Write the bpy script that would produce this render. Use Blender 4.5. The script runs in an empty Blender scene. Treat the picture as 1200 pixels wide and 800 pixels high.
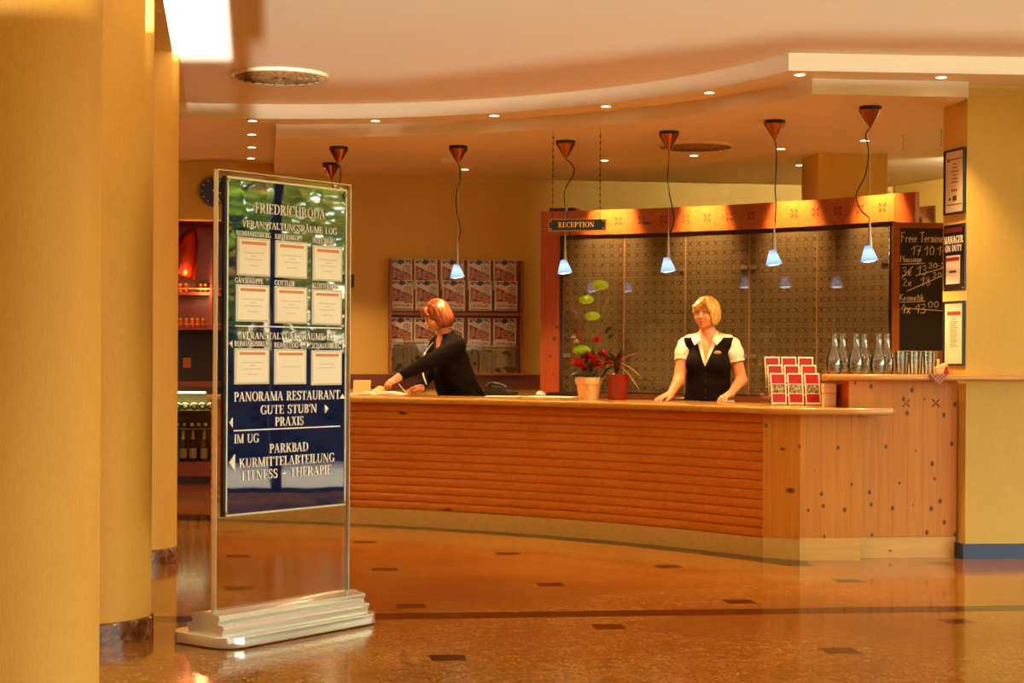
import bpy, bmesh, math, random
import numpy as np
from mathutils import Vector, Matrix
random.seed(7)
sc = bpy.context.scene
C = sc.collection
PI = math.pi

# ------------------------------------------------------------------ camera, world, light, exposure
FPX, YH, CAMH, ROLL = 2000.0, 415.0, 1.32, 0.0055
cam_d = bpy.data.cameras.new('camera')
cam = bpy.data.objects.new('camera', cam_d); C.objects.link(cam)
cam.location = (0, 0, CAMH); cam.rotation_euler = (PI/2, -ROLL, 0)
cam_d.sensor_width = 36; cam_d.lens = FPX/1200*36; cam_d.shift_y = (YH-400)/1200
cam_d.clip_start = 0.05; cam_d.clip_end = 300
sc.camera = cam
sc.view_settings.view_transform = 'Standard'
sc.view_settings.look = 'None'
sc.view_settings.gamma = 1.0
sc.view_settings.use_curve_mapping = False
sc.view_settings.exposure = 0.0
sc.cycles.use_denoising = True
sc.cycles.sample_clamp_indirect = 6.0
sc.cycles.max_bounces = 10
sc.cycles.transparent_max_bounces = 24
sc.cycles.caustics_reflective = False
sc.cycles.caustics_refractive = False

WORLD_STRENGTH = 2.4
SUN_STRENGTH = 8.0
FILL_COL = (1.0, 0.92, 0.64)         # colour of the added unseen fill lamps
LAMP = (1.0, 0.62, 0.26)           # warm halogen
world = bpy.data.worlds.new('sky'); sc.world = world
world.use_nodes = True
wn = world.node_tree.nodes; wl = world.node_tree.links
wn.clear()
wo = wn.new('ShaderNodeOutputWorld'); wb = wn.new('ShaderNodeBackground')
sk = wn.new('ShaderNodeTexSky')
sk.sky_type = 'NISHITA'; sk.sun_disc = False; sk.sun_elevation = math.radians(42); sk.sun_rotation = math.radians(25); sk.air_density = 1.0; sk.dust_density = 3.0
warm = wn.new('ShaderNodeMix'); warm.data_type = 'RGBA'; warm.blend_type = 'MULTIPLY'; warm.inputs[0].default_value = 1.0
wl.new(sk.outputs[0], warm.inputs[6]); warm.inputs[7].default_value = (1.0, 0.95, 0.72, 1)      # the photograph's warm white balance
wl.new(warm.outputs[2], wb.inputs[0]); wb.inputs[1].default_value = WORLD_STRENGTH
wl.new(wb.outputs[0], wo.inputs[0])

def light(name, kind, loc, energy, color=(1, 1, 1), target=None, **kw):
    d = bpy.data.lights.new(name, kind); d.energy = energy; d.color = color
    o = bpy.data.objects.new(name, d); C.objects.link(o); o.location = loc
    if target is not None:
        o.rotation_euler = (Vector(target)-Vector(loc)).to_track_quat('-Z', 'Y').to_euler()
    for k, v in kw.items(): setattr(d, k, v)
    return o
light('sun', 'SUN', (10, 20, 20), SUN_STRENGTH, (1, 0.93, 0.8), target=(10-0.35*20, 20-0.75*20, 20-0.75*20), angle=0.01)
# unseen spots added outside stand in for reflected sunlight on ceiling and fascia
light('ceiling_patch_spot', 'SPOT', (1.67, -12, 0.3), 300000, (1, 0.95, 0.86), target=(-3.35, 10.0, 3.16),
      spot_size=0.155, spot_blend=0.03, shadow_soft_size=0.012)
light('ceiling_fill_spot', 'SPOT', (1.67, -12, 0.3), 40000, (1, 0.97, 0.80), target=(2.1, 10.0, 3.4),
      spot_size=0.5, spot_blend=0.3, shadow_soft_size=0.022)
light('fascia_fill_spot', 'SPOT', (1.67, -12, 0.42), 11000, (1, 0.97, 0.80), target=(2.1, 10.0, 3.4),
      spot_size=0.5, spot_blend=0.3, shadow_soft_size=0.03)  # weaker second spot, added to brighten the ceiling step
# daylight coming in through the window openings
def window_light(loc, tgt, sx, sy):
    o = light('daylight_portal', 'AREA', loc, 1.0, (1, 1, 1), target=tgt, shape='RECTANGLE', size=sx, size_y=sy)
    o.data.cycles.is_portal = True      # guides sampling of the sky through the openings; gives no light of its own
    return o
window_light((6.38, 3.75, 1.53), (0, 3.75, 1.53), 15.4, 2.95)
window_light((1.15, -3.95, 1.48), (1.15, 5, 1.48), 8.1, 0.4)

# ------------------------------------------------------------------ helpers
EYE = Vector((0, 0, CAMH))
def P(px, py, d):
    u, v = px-600, YH-py
    u, v = u-ROLL*v, v+ROLL*u
    return Vector((u*d/FPX, d, CAMH+v*d/FPX))
def Zp(px, py, z):
    u, v = px-600, YH-py
    u, v = u-ROLL*v, v+ROLL*u
    d = (z-CAMH)*FPX/v
    return Vector((u*d/FPX, d, z))
def hexc(h):
    h = h.lstrip('#'); c = [int(h[i:i+2], 16)/255 for i in (0, 2, 4)]
    return tuple((x/12.92 if x <= 0.04045 else ((x+0.055)/1.055)**2.4) for x in c)

class MB:
    """collects shapes into one mesh"""
    def __init__(s): s.v = []; s.f = []
    def raw(s, vs, fs):
        o = len(s.v); s.v += [tuple(p) for p in vs]; s.f += [[o+i for i in f] for f in fs]; return s
    def box(s, x0, x1, y0, y1, z0, z1, M=None, b=0.0):
        if b > 0:
            b = min(b, (x1-x0)/2.01, (y1-y0)/2.01, (z1-z0)/2.01)
            bm = bmesh.new(); bmesh.ops.create_cube(bm, size=1)
            for q in bm.verts: q.co = Vector(((x0+x1)/2+q.co.x*(x1-x0), (y0+y1)/2+q.co.y*(y1-y0), (z0+z1)/2+q.co.z*(z1-z0)))
            bmesh.ops.bevel(bm, geom=bm.edges[:], offset=b, segments=2, affect='EDGES', profile=0.5)
            bm.verts.index_update()
            vs = [M @ q.co if M else q.co.copy() for q in bm.verts]; fs = [[q.index for q in f.verts] for f in bm.faces]
            bm.free(); return s.raw(vs, fs)
        vs = [Vector(p) for p in ((x0, y0, z0), (x1, y0, z0), (x1, y1, z0), (x0, y1, z0), (x0, y0, z1), (x1, y0, z1), (x1, y1, z1), (x0, y1, z1))]
        if M: vs = [M @ p for p in vs]
        return s.raw(vs, [(0, 3, 2, 1), (4, 5, 6, 7), (0, 1, 5, 4), (1, 2, 6, 5), (2, 3, 7, 6), (3, 0, 4, 7)])
    def prism(s, pts, z0, z1, M=None):
        n = len(pts)
        a = sum(pts[i][0]*pts[(i+1) % n][1]-pts[(i+1) % n][0]*pts[i][1] for i in range(n))
        if a < 0: pts = pts[::-1]
        vs = [Vector((p[0], p[1], z0)) for p in pts]+[Vector((p[0], p[1], z1)) for p in pts]
        if M: vs = [M @ p for p in vs]
        fs = [list(range(n))[::-1], list(range(n, 2*n))]+[(i, (i+1) % n, n+(i+1) % n, n+i) for i in range(n)]
        return s.raw(vs, fs)
    def band(s, A, B, z0, z1):
        """solid between two open plan polylines of equal length"""
        n = len(A); vs = []
        for a, b in zip(A, B): vs += [(a[0], a[1], z0), (b[0], b[1], z0), (b[0], b[1], z1), (a[0], a[1], z1)]
        fs = []
        for i in range(n-1):
            o, p = 4*i, 4*i+4
            for k in range(4): fs.append((o+k, o+(k+1) % 4, p+(k+1) % 4, p+k))
        fs += [(3, 2, 1, 0), (4*n-4, 4*n-3, 4*n-2, 4*n-1)]
        return s.raw(vs, fs)
    def lathe(s, prof, c=(0, 0, 0), n=24, M=None, a0=0.0, a1=2*PI, cap=False):
        c = Vector(c); full = abs(a1-a0-2*PI) < 1e-6; m = n if full else n+1; vs = []; fs = []
        for r, z in prof:
            for i in range(m):
                a = a0+(a1-a0)*i/n
                p = Vector((r*math.cos(a), r*math.sin(a), z))
                if M: p = M @ p
                vs.append(p+c)
        for j in range(len(prof)-1):
            for i in range(n):
                k = (i+1) % m
                fs.append((j*m+i, j*m+k, (j+1)*m+k, (j+1)*m+i))
        if full and cap:
            if prof[0][0] > 1e-6: fs.append(list(range(m))[::-1])
            if prof[-1][0] > 1e-6: fs.append([(len(prof)-1)*m+i for i in range(m)])
        return s.raw(vs, fs)
    def cyl(s, p0, p1, r0, r1=None, n=12):
        p0, p1 = Vector(p0), Vector(p1); r1 = r0 if r1 is None else r1
        q = (p1-p0).to_track_quat('Z', 'Y').to_matrix(); L = (p1-p0).length
        return s.lathe([(r0, 0), (r1, L)], p0, n, q, cap=True)
    def tube(s, pts, r, n=6):
        pts = [Vector(p) for p in pts]; rs = r if isinstance(r, (list, tuple)) else [r]*len(pts)
        vs = []; fs = []; up = None
        for i, p in enumerate(pts):
            t = (pts[min(i+1, len(pts)-1)]-pts[max(i-1, 0)]).normalized()
            if up is None: up = Vector((0, 0, 1)) if abs(t.z) < 0.9 else Vector((1, 0, 0))
            x = (up-t*up.dot(t)).normalized(); y = t.cross(x); up = x
            for k in range(n):
                a = 2*PI*k/n; vs.append(p+(x*math.cos(a)+y*math.sin(a))*rs[i])
        for i in range(len(pts)-1):
            for k in range(n): fs.append((i*n+k, i*n+(k+1) % n, (i+1)*n+(k+1) % n, (i+1)*n+k))
        fs += [list(range(n))[::-1], [(len(pts)-1)*n+k for k in range(n)]]
        return s.raw(vs, fs)
    def ball(s, c, r, n=12, M=None):
        if not isinstance(r, (list, tuple)): r = (r, r, r)
        m = n//2; prof = []
        vs = []; fs = []
        for j in range(m+1):
            t = PI*j/m-PI/2
            for i in range(n):
                a = 2*PI*i/n
                p = Vector((r[0]*math.cos(t)*math.cos(a), r[1]*math.cos(t)*math.sin(a), r[2]*math.sin(t)))
                if M: p = M @ p
                vs.append(p+Vector(c))
        for j in range(m):
            for i in range(n): fs.append((j*n+i, j*n+(i+1) % n, (j+1)*n+(i+1) % n, (j+1)*n+i))
        return s.raw(vs, fs)
    def make(s, name, mat, parent=None, smooth=False, world=False):
        me = bpy.data.meshes.new(name)
        vs = s.v
        if world and parent is not None:
            L = parent.location; vs = [(p[0]-L.x, p[1]-L.y, p[2]-L.z) for p in vs]
        me.from_pydata(vs, [], s.f); me.validate(); me.update()
        if mat: me.materials.append(mat)
        o = bpy.data.objects.new(name, me); C.objects.link(o)
        if parent is not None: o.parent = parent
        if smooth:
            bm = bmesh.new(); bm.from_mesh(me); bmesh.ops.remove_doubles(bm, verts=bm.verts[:], dist=1e-6)
            bmesh.ops.recalc_face_normals(bm, faces=bm.faces[:])
            for f in bm.faces: f.smooth = True
            for e in bm.edges:
                if len(e.link_faces) == 2 and e.calc_face_angle(0) > 0.6: e.smooth = False
            bm.to_mesh(me); bm.free()
        return o

def tag(o, label=None, cat=None, group=None, kind=None):
    if label: o['label'] = label
    if cat: o['category'] = cat
    if group: o['group'] = group
    if kind: o['kind'] = kind
    return o
def thing(name, loc, label, cat, group=None, rz=0.0):
    o = bpy.data.objects.new(name, None); C.objects.link(o); o.empty_display_size = 0.1
    o.location = loc; o.rotation_euler = (0, 0, rz)
    return tag(o, label, cat, group)
def struct(o, label=None, cat=None):
    o['kind'] = 'structure'
    if label: o['label'] = label
    if cat: o['category'] = cat
    return o
def dup(root, loc=None, label=None, rz=None):
    r = root.copy(); C.objects.link(r)
    if loc is not None: r.location = loc
    if rz is not None: r.rotation_euler = (0, 0, rz)
    if label: r['label'] = label
    for ch in list(root.children):
        c = ch.copy(); C.objects.link(c); c.parent = r
        for g in list(ch.children):
            d = g.copy(); C.objects.link(d); d.parent = c
    return r

# ------------------------------------------------------------------ materials
class NT:
    def __init__(s, name):
        s.m = bpy.data.materials.new(name); s.m.use_nodes = True
        s.t = s.m.node_tree; s.t.nodes.clear()
        s.out = s.t.nodes.new('ShaderNodeOutputMaterial')
    def n(s, typ, ins=None, **kw):
        q = s.t.nodes.new(typ)
        for k, v in kw.items(): setattr(q, k, v)
        for k, v in (ins or {}).items(): s.put(q.inputs[k], v)
        return q
    def put(s, sock, v):
        if isinstance(v, bpy.types.NodeSocket): s.t.links.new(v, sock)
        elif isinstance(v, (tuple, list)) and len(v) == 3 and sock.type == 'RGBA': sock.default_value = (*v, 1)
        else: sock.default_value = v
    def math(s, op, a, b=None, c=None):
        q = s.n('ShaderNodeMath', operation=op)
        for i, v in enumerate((a, b, c)):
            if v is not None: s.put(q.inputs[i], v)
        return q.outputs[0]
    def mix(s, f, a, b):
        q = s.n('ShaderNodeMix', data_type='RGBA'); s.put(q.inputs[0], f); s.put(q.inputs[6], a); s.put(q.inputs[7], b)
        return q.outputs[2]
    def coord(s, kind='Object'): return s.n('ShaderNodeTexCoord').outputs[kind]
    def mapped(s, scale=(1, 1, 1), kind='Object', rot=(0, 0, 0), loc=(0, 0, 0)):
        q = s.n('ShaderNodeMapping'); s.t.links.new(s.coord(kind), q.inputs[0])
        q.inputs['Scale'].default_value = scale; q.inputs['Rotation'].default_value = rot; q.inputs['Location'].default_value = loc
        return q.outputs[0]
    def noise(s, vec, scale, detail=4, rough=0.55, dist=0.0):
        q = s.n('ShaderNodeTexNoise', {'Vector': vec, 'Scale': scale, 'Detail': detail, 'Roughness': rough, 'Distortion': dist})
        return q.outputs['Fac']
    def ramp(s, f, stops, interp='LINEAR'):
        q = s.n('ShaderNodeValToRGB'); q.color_ramp.interpolation = interp
        e = q.color_ramp.elements
        while len(e) < len(stops): e.new(0.5)
        for i, (p, c) in enumerate(stops): e[i].position = p; e[i].color = (*c, 1) if len(c) == 3 else c
        s.put(q.inputs[0], f); return q.outputs[0]
    def bump(s, h, strength=0.2, dist=0.01):
        return s.n('ShaderNodeBump', {'Height': h, 'Strength': strength, 'Distance': dist}).outputs[0]
    def pbr(s, color, rough=0.5, metal=0.0, normal=None, **kw):
        q = s.n('ShaderNodeBsdfPrincipled'); s.put(q.inputs['Base Color'], color); s.put(q.inputs['Roughness'], rough)
        s.put(q.inputs['Metallic'], metal)
        if normal is not None: s.put(q.inputs['Normal'], normal)
        for k, v in kw.items(): s.put(q.inputs[k], v)
        return q.outputs[0]
    def done(s, shader): s.t.links.new(shader, s.out.inputs[0]); return s.m

def plain(name, col, rough=0.5, metal=0.0, var=0.08, vscale=30, **kw):
    """a painted or moulded surface with slight mottling"""
    t = NT(name); c = hexc(col) if isinstance(col, str) else col
    f = t.noise(t.coord(), vscale, 3)
    a = tuple(min(1, x*(1+var)) for x in c); b = tuple(x*(1-var) for x in c)
    return t.done(t.pbr(t.mix(f, b, a), rough, metal, **kw))
def wood(name, light_c, dark_c, axis='z', knots=0.0, rough=0.35, board=0.0, knot_c='4a1a04', scale=1.0, coat=0.0):
    t = NT(name); sc3 = {'x': (1.2, 22, 22), 'z': (22, 22, 1.2), 'y': (22, 1.2, 22)}[axis]
    v = t.mapped(tuple(q*scale for q in sc3))
    g = t.noise(v, 1.6, 5, 0.6, 0.6)
    g2 = t.noise(t.mapped((2, 2, 2)), 1.4, 2)
    f = t.math('ADD', t.math('MULTIPLY', g, 0.75), t.math('MULTIPLY', g2, 0.3))
    col = t.ramp(f, [(0.3, hexc(dark_c)), (0.75, hexc(light_c))])
    if board:
        sep = t.n('ShaderNodeSeparateXYZ', {0: t.coord()})
        q = t.math('DIVIDE', sep.outputs[0 if axis == 'z' else 2], board)
        w = t.n('ShaderNodeTexWhiteNoise', {'W': t.math('FLOOR', q)}, noise_dimensions='1D').outputs['Value']
        col = t.mix(t.math('MULTIPLY', w, 0.35), col, hexc(dark_c))
        fr = t.math('ABSOLUTE', t.math('SUBTRACT', t.math('FRACT', q), 0.5))
        col = t.mix(t.math('MULTIPLY', t.math('GREATER_THAN', fr, 0.487), 0.35), col, hexc(knot_c))
    if knots:
        kv = t.mapped({'z': (1.0, 1.0, 0.72), 'x': (0.72, 1, 1), 'y': (1, .72, 1)}[axis])
        sp = t.n('ShaderNodeSeparateXYZ', {0: kv}); kv = t.n('ShaderNodeCombineXYZ', {0: t.math('ADD', sp.outputs[0], t.math('MULTIPLY', sp.outputs[1], 0.8)), 1: sp.outputs[2]}).outputs[0]
        vo = t.n('ShaderNodeTexVoronoi', {'Vector': kv, 'Scale': 10.0, 'Randomness': 1.0}, voronoi_dimensions='2D')
        rnd = t.n('ShaderNodeTexWhiteNoise', {'Vector': vo.outputs['Position']}, noise_dimensions='2D').outputs['Value']
        rad = t.math('MINIMUM', t.math('MULTIPLY', t.math('MAXIMUM', t.math('SUBTRACT', rnd, 1-knots), 0.0), 0.15/knots), 0.10)
        k = t.math('LESS_THAN', vo.outputs['Distance'], rad)
        halo = t.math('LESS_THAN', vo.outputs['Distance'], t.math('MULTIPLY', rad, 1.6))
        col = t.mix(t.math('MULTIPLY', halo, 0.3), col, hexc(knot_c)); col = t.mix(t.math('MULTIPLY', k, 0.85), col, hexc(knot_c))
    kw = {'Coat Weight': coat, 'Coat Roughness': 0.12} if coat else {}
    return t.done(t.pbr(col, rough, 0, t.bump(g, 0.08), **kw))
def wallpaint(name, c1, c2, rough=0.6):
    t = NT(name)
    a = t.noise(t.mapped((30, 30, 6)), 6, 4, 0.6); b = t.noise(t.mapped((1, 1, .5)), 2.0, 3)
    f = t.math('ADD', t.math('MULTIPLY', a, 0.6), t.math('MULTIPLY', b, 0.5))
    return t.done(t.pbr(t.ramp(f, [(0.35, hexc(c2)), (0.75, hexc(c1))]), rough, 0, t.bump(a, 0.15, 0.004)))
def clearglass(name, tint=(1, 1, 1), haze=0.0, refl=1.0):
    """thin pane: lets light straight through, reflects by Fresnel"""
    t = NT(name)
    tr = t.n('ShaderNodeBsdfTransparent', {0: tint}).outputs[0]
    gl = t.n('ShaderNodeBsdfGlossy', {'Color': (1, 1, 1), 'Roughness': 0.02}).outputs[0]
    fr = t.math('MULTIPLY', t.n('ShaderNodeFresnel', {'IOR': 1.5}).outputs[0], refl)
    m = t.n('ShaderNodeMixShader', {0: fr, 1: tr, 2: gl}).outputs[0]
    if haze:
        df = t.n('ShaderNodeBsdfDiffuse', {0: (0.6, 0.55, 0.45)}).outputs[0]
        m = t.n('ShaderNodeMixShader', {0: haze, 1: m, 2: df}).outputs[0]
    return t.done(m)
def emit(name, col, strength):
    t = NT(name); return t.done(t.n('ShaderNodeEmission', {0: col, 1: strength}).outputs[0])
M = {}
M['yellow'] = wallpaint('yellow_wall_paint', 'e5c360', 'd8af4b')
M['column'] = wallpaint('ochre_column_stucco', 'f0b84c', 'e2a338')
M['ceil'] = plain('cream_ceiling_paint', 'f1e4cc', 0.7, var=0.02, vscale=3)
M['ceil2'] = plain('cream_soffit_paint', 'efe0c4', 0.55, var=0.02, vscale=3)
M['slat'] = wood('orange_larch_slats', 'ea8c24', 'cc660f', 'x', 0.06, 0.32, coat=0.25)
M['pine'] = wood('knotty_pine_panel', 'e79b2c', 'cf7c18', 'z', 0.6, 0.5, board=0.1)
M['pine_plain'] = wood('pale_pine_plinth', 'efbe62', 'dda446', 'x', 0.05, 0.4)
M['pine_red'] = wood('reddish_pine', 'c65c20', 'a44212', 'z', 0.2, 0.4, coat=0.1)
M['pine_beam'] = wood('reddish_pine_beam', 'bd6a28', '9c4a1a', 'x', 0.2, 0.4, coat=0.1)
M['top'] = wood('honey_oak_worktop', 'dba04a', 'c58532', 'x', 0.0, 0.16, coat=0.5)
M['rack'] = wood('brown_beech_rack', 'a75f28', '8c481b', 'x', 0.0, 0.4)
M['rail'] = wood('dark_brown_rail', '7d3d17', '65300f', 'x', 0.0, 0.4)
M['blue'] = plain('dark_blue_skirting', '1d2c58', 0.35)
M['black'] = plain('black_plastic', '14110f', 0.4)
M['dark'] = plain('dark_cavity', '120c08', 0.8)
M['steel'] = plain('brushed_steel', 'b5a68e', 0.28, 1.0, var=0.05)
M['chrome'] = plain('polished_aluminium', 'f6f4ee', 0.16, 0.72, var=0.02)
M['white'] = plain('white_paper', 'f2ead8', 0.6, var=0.02)
M['whitep'] = plain('white_plastic', 'eee6d4', 0.4, var=0.02)
M['brass'] = plain('brass', 'c9963a', 0.3, 1.0)
M['glass'] = clearglass('clear_glass')
M['lampglow'] = emit('halogen_glow', (1, 0.82, 0.5), 14)

def marble():
    t = NT('brown_marble_base'); f = t.noise(t.mapped((1, 1, 1)), 14, 6, 0.7, 0.8)
    return t.done(t.pbr(t.ramp(f, [(0.3, hexc('3a1c0c')), (0.5, hexc('7b4a2a')), (0.68, hexc('b58a66'))]), 0.2))
M['marble'] = marble()

def granite():
    t = NT('polished_orange_granite')
    co = t.coord(); sep = t.n('ShaderNodeSeparateXYZ', {0: co}); X, Y = sep.outputs[0], sep.outputs[1]
    fine = t.noise(co, 60, 5, 0.75, 0.1); mid = t.noise(co, 16, 4, 0.7, 0.0); big = t.noise(co, 0.9, 3)
    f = t.math('ADD', t.math('ADD', t.math('MULTIPLY', fine, 0.7), t.math('MULTIPLY', mid, 0.33)), t.math('MULTIPLY', t.math('SUBTRACT', big, 0.5), 0.25))
    col = t.ramp(f, [(0.36, hexc('461f08')), (0.47, hexc('8a5018')), (0.55, hexc('aa6f28')), (0.68, hexc('d09a50'))])
    # staggered lattice of small dark squares, joints run diagonally through them
    ox, oy = -0.772, 10.442; ax, ay = 0.25, -1.51; bx, by = 1.0, -0.64
    cx, cy = bx-ax, by-ay; det = cx*by-bx*cy
    rx = t.math('SUBTRACT', X, ox); ry = t.math('SUBTRACT', Y, oy)
    u = t.math('ADD', t.math('MULTIPLY', rx, by/det), t.math('MULTIPLY', ry, -bx/det))
    v = t.math('ADD', t.math('MULTIPLY', rx, -cy/det), t.math('MULTIPLY', ry, cx/det))
    fu = t.math('SUBTRACT', u, t.math('ROUND', u)); fv = t.math('SUBTRACT', v, t.math('ROUND', v))
    dx = t.math('ADD', t.math('MULTIPLY', fu, cx), t.math('MULTIPLY', fv, bx)); dy = t.math('ADD', t.math('MULTIPLY', fu, cy), t.math('MULTIPLY', fv, by))
    a = math.radians(8.5); ca, sa = math.cos(a), math.sin(a)
    lx = t.math('ABSOLUTE', t.math('ADD', t.math('MULTIPLY', dx, ca), t.math('MULTIPLY', dy, sa)))
    ly = t.math('ABSOLUTE', t.math('SUBTRACT', t.math('MULTIPLY', dy, ca), t.math('MULTIPLY', dx, sa)))
    sq = t.math('LESS_THAN', t.math('MAXIMUM', lx, ly), 0.077)
    joint = t.math('LESS_THAN', t.math('MINIMUM', t.math('ABSOLUTE', fu), t.math('ABSOLUTE', fv)), 0.0022)
    # tone differs from slab to slab
    w = t.n('ShaderNodeTexWhiteNoise', {'Vector': t.n('ShaderNodeCombineXYZ', {0: t.math('FLOOR', u), 1: t.math('FLOOR', v)}).outputs[0]}, noise_dimensions='2D').outputs['Value']
    col = t.mix(t.math('MULTIPLY', w, 0.22), col, hexc('7c4216'))
    col = t.mix(t.math('MULTIPLY', joint, 0.55), col, hexc('4a2510'))
    # long dark band and the dark border that follows the counter
    nx, ny = -math.sin(0.122), math.cos(0.122)
    dl = t.math('ABSOLUTE', t.math('ADD', t.math('MULTIPLY', t.math('SUBTRACT', X, -0.679), nx), t.math('MULTIPLY', t.math('SUBTRACT', Y, 8.567), ny)))
    band = t.math('LESS_THAN', dl, 0.1)
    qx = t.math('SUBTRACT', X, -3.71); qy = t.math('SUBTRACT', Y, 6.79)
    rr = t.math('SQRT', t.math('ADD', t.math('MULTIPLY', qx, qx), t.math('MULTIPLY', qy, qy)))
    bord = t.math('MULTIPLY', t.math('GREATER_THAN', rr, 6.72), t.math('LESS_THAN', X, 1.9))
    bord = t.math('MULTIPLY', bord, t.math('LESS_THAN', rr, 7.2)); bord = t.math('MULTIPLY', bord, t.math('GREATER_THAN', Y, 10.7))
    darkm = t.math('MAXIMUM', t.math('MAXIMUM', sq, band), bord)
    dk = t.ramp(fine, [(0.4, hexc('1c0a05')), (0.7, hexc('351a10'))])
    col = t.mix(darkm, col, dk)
    return t.done(t.pbr(col, 0.1, 0, None, **{'Specular IOR Level': 0.36}))
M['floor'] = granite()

# ------------------------------------------------------------------ setting
def wallY(x): return 16.178+0.141*(x+0.818)
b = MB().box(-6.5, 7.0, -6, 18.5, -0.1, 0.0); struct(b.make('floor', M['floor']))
b = MB().box(-6.5, 7.0, -6, 18.5, 3.2, 3.4); struct(b.make('ceiling', M['ceil']))
def arc(c, r, a0, a1, n):
    return [(c[0]+r*math.cos(a0+(a1-a0)*i/n), c[1]+r*math.sin(a0+(a1-a0)*i/n)) for i in range(n+1)]
def arc_to(c, r, p0, p1, n=40):
    return arc(c, r, math.atan2(p0[1]-c[1], p0[0]-c[0]), math.atan2(p1[1]-c[1], p1[0]-c[0]), n)
outer = [(-6.4, 12.6)]+arc_to((-1.77, 9.14), 3.77, (-2.508, 12.839), (1.712, 10.598))+[(6.9, 10.98), (6.9, 18.4), (-6.4, 18.4)]
b = MB().prism(outer, 3.09, 3.25); struct(b.make('trim_1', M['ceil2']))
inner = arc_to((-1.82, 9.07), 4.15, (-1.836, 13.22), (1.905, 10.89))+[(2.93, 10.985), (2.93, 11.4), (6.8, 11.8), (6.8, 18.3), (-2.58, 18.3)]
b = MB().prism(inner, 2.99, 3.2); struct(b.make('trim_2', M['ceil2']))

# back wall with the bar recess at its left; rotated a little like the rest of the building grid
def wall_quad(b, xa, xb, z0, z1, th=0.25):
    ya, yb = wallY(xa), wallY(xb)
    b.prism([(xa, ya), (xb, yb), (xb, yb+th), (xa, ya+th)], z0, z1)
b = MB()
wall_quad(b, -2.35, 3.75, 0, 3.15)
wall_quad(b, -4.4, -2.35, 2.56, 3.15); wall_quad(b, -6.4, -4.4, 0, 3.15)
struct(b.make('wall_back', M['yellow']))
b = MB(); b.prism([(3.75, 16.75), (4.45, 14.9), (6.8, 14.6), (6.8, 17)], 0, 3.15); struct(b.make('wall_side', M['yellow']))
b = MB(); b.box(-6.5, -6.3, -6, 18.5, 0, 3.3); struct(b.make('wall_left', M['yellow']))
b = MB(); b.box(-6.5, 7.0, 18.2, 18.5, 0, 3.3); struct(b.make('wall_rear', M['yellow']))
# brown rail on the back wall
b = MB(); b.prism([(-2.3, wallY(-2.3)-0.03), (0.35, wallY(0.35)-0.03), (0.35, wallY(0.35)+0.01), (-2.3, wallY(-2.3)+0.01)], 0.985, 1.125)
struct(b.make('trim_3', M['rail']))

# right-hand pier with its return
pier = [(2.963, 11.135), (2.89, 11.42), (2.9, 11.5), (6.6, 11.87), (6.6, 11.5)]
b = MB(); b.prism(pier, 0, 3.12); struct(b.make('wall_right', M['yellow']))
b = MB(); b.prism([(2.945, 11.115), (6.6, 11.48), (6.6, 11.52), (2.963, 11.15)], 0, 0.1)
b.prism([(2.945, 11.115), (2.90, 11.3), (2.94, 11.3), (2.97, 11.12)], 0, 0.1); struct(b.make('baseboard_right', M['blue']))
# square pier behind the wall unit
b = MB(); q = Matrix.Translation((2.78, 14.34, 0)) @ Matrix.Rotation(math.radians(4), 4, 'Z')
b.box(-0.29, 0.29, -0.28, 0.28, 0, 3.05, q); struct(b.make('wall_pier', M['yellow']))

# round columns
def column(name, x, y, r, base):
    b = MB().lathe([(r, 0.0), (r, 3.22)], (x, y, 0), 64, cap=True)
    o = struct(b.make(name, M['column'], None, True))
    if base:
        m = MB().lathe([(r+0.012, 0), (r+0.012, 0.085), (r+0.004, 0.095), (r-0.02, 0.095)], (x, y, 0), 64)
        c = m.make('marble_base', M['marble'], o, True)
    return o
column('pillar', -1.985, 7.97, 0.30, True)
column('pillar', -2.41, 10.80, 0.29, True)
column('pillar', -1.535, 5.05, 0.31, True)
for o, l in zip([o for o in C.objects if o.name.startswith('pillar')], ('middle ochre round column with brown marble base beside the glass directory', 'rearmost ochre round column half hidden at left, standing nearest the bar', 'nearest large ochre round column filling the left edge')):
    o['label'] = l; o['category'] = 'column'

# glazed front to the right; the unseen wall behind is slotted to shape light
def frame_bar(b, *a): b.box(*a)
wf = plain('dark_window_frames', '2c2620', 0.4)
b = MB(); b.box(6.4, 6.6, -4.2, 11.5, 0, 0.05); b.box(6.4, 6.6, -4.2, 11.5, 3.0, 3.2); struct(b.make('wall_window_side', M['yellow']))
b = MB().box(6.5, 9.4, -6, 16, 3.2, 3.4); struct(b.make('trim_sun_block', M['ceil']))  # unseen overhang added to keep direct sun off the floor inside
n = 0
yy = [-4.0, -1.4, 1.2, 3.8, 6.4, 9.0, 11.45]
for i in range(6):
    b = MB(); y0, y1 = yy[i], yy[i+1]
    b.box(6.44, 6.52, y0, y0+0.05, 0.05, 3.0); b.box(6.44, 6.52, y1-0.05, y1, 0.05, 3.0)
    b.box(6.44, 6.52, y0, y1, 0.05, 0.09); b.box(6.44, 6.52, y0, y1, 2.94, 3.0)
    n += 1; struct(b.make('window_%d' % n, wf))
HEAD_Z = 1.64
b = MB(); b.box(-6.4, -2.9, -4.2, -4.0, 0, 3.2); b.box(-2.9, 6.5, -4.2, -4.0, HEAD_Z, 3.2); b.box(-2.9, 0.512, -4.2, -4.0, 0, 1.285); b.box(5.2, 6.5, -4.2, -4.0, 0, 3.2)
b.box(0.512, 5.2, -4.2, -4.0, 0, 1.17)
b.prism([(0.512, 1.17), (5.2, 1.17), (5.2, 1.328), (1.67, 1.328), (0.83, 1.25), (0.512, 1.25)], 4.0, 4.2, Matrix.Rotation(PI/2, 4, 'X'))
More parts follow.
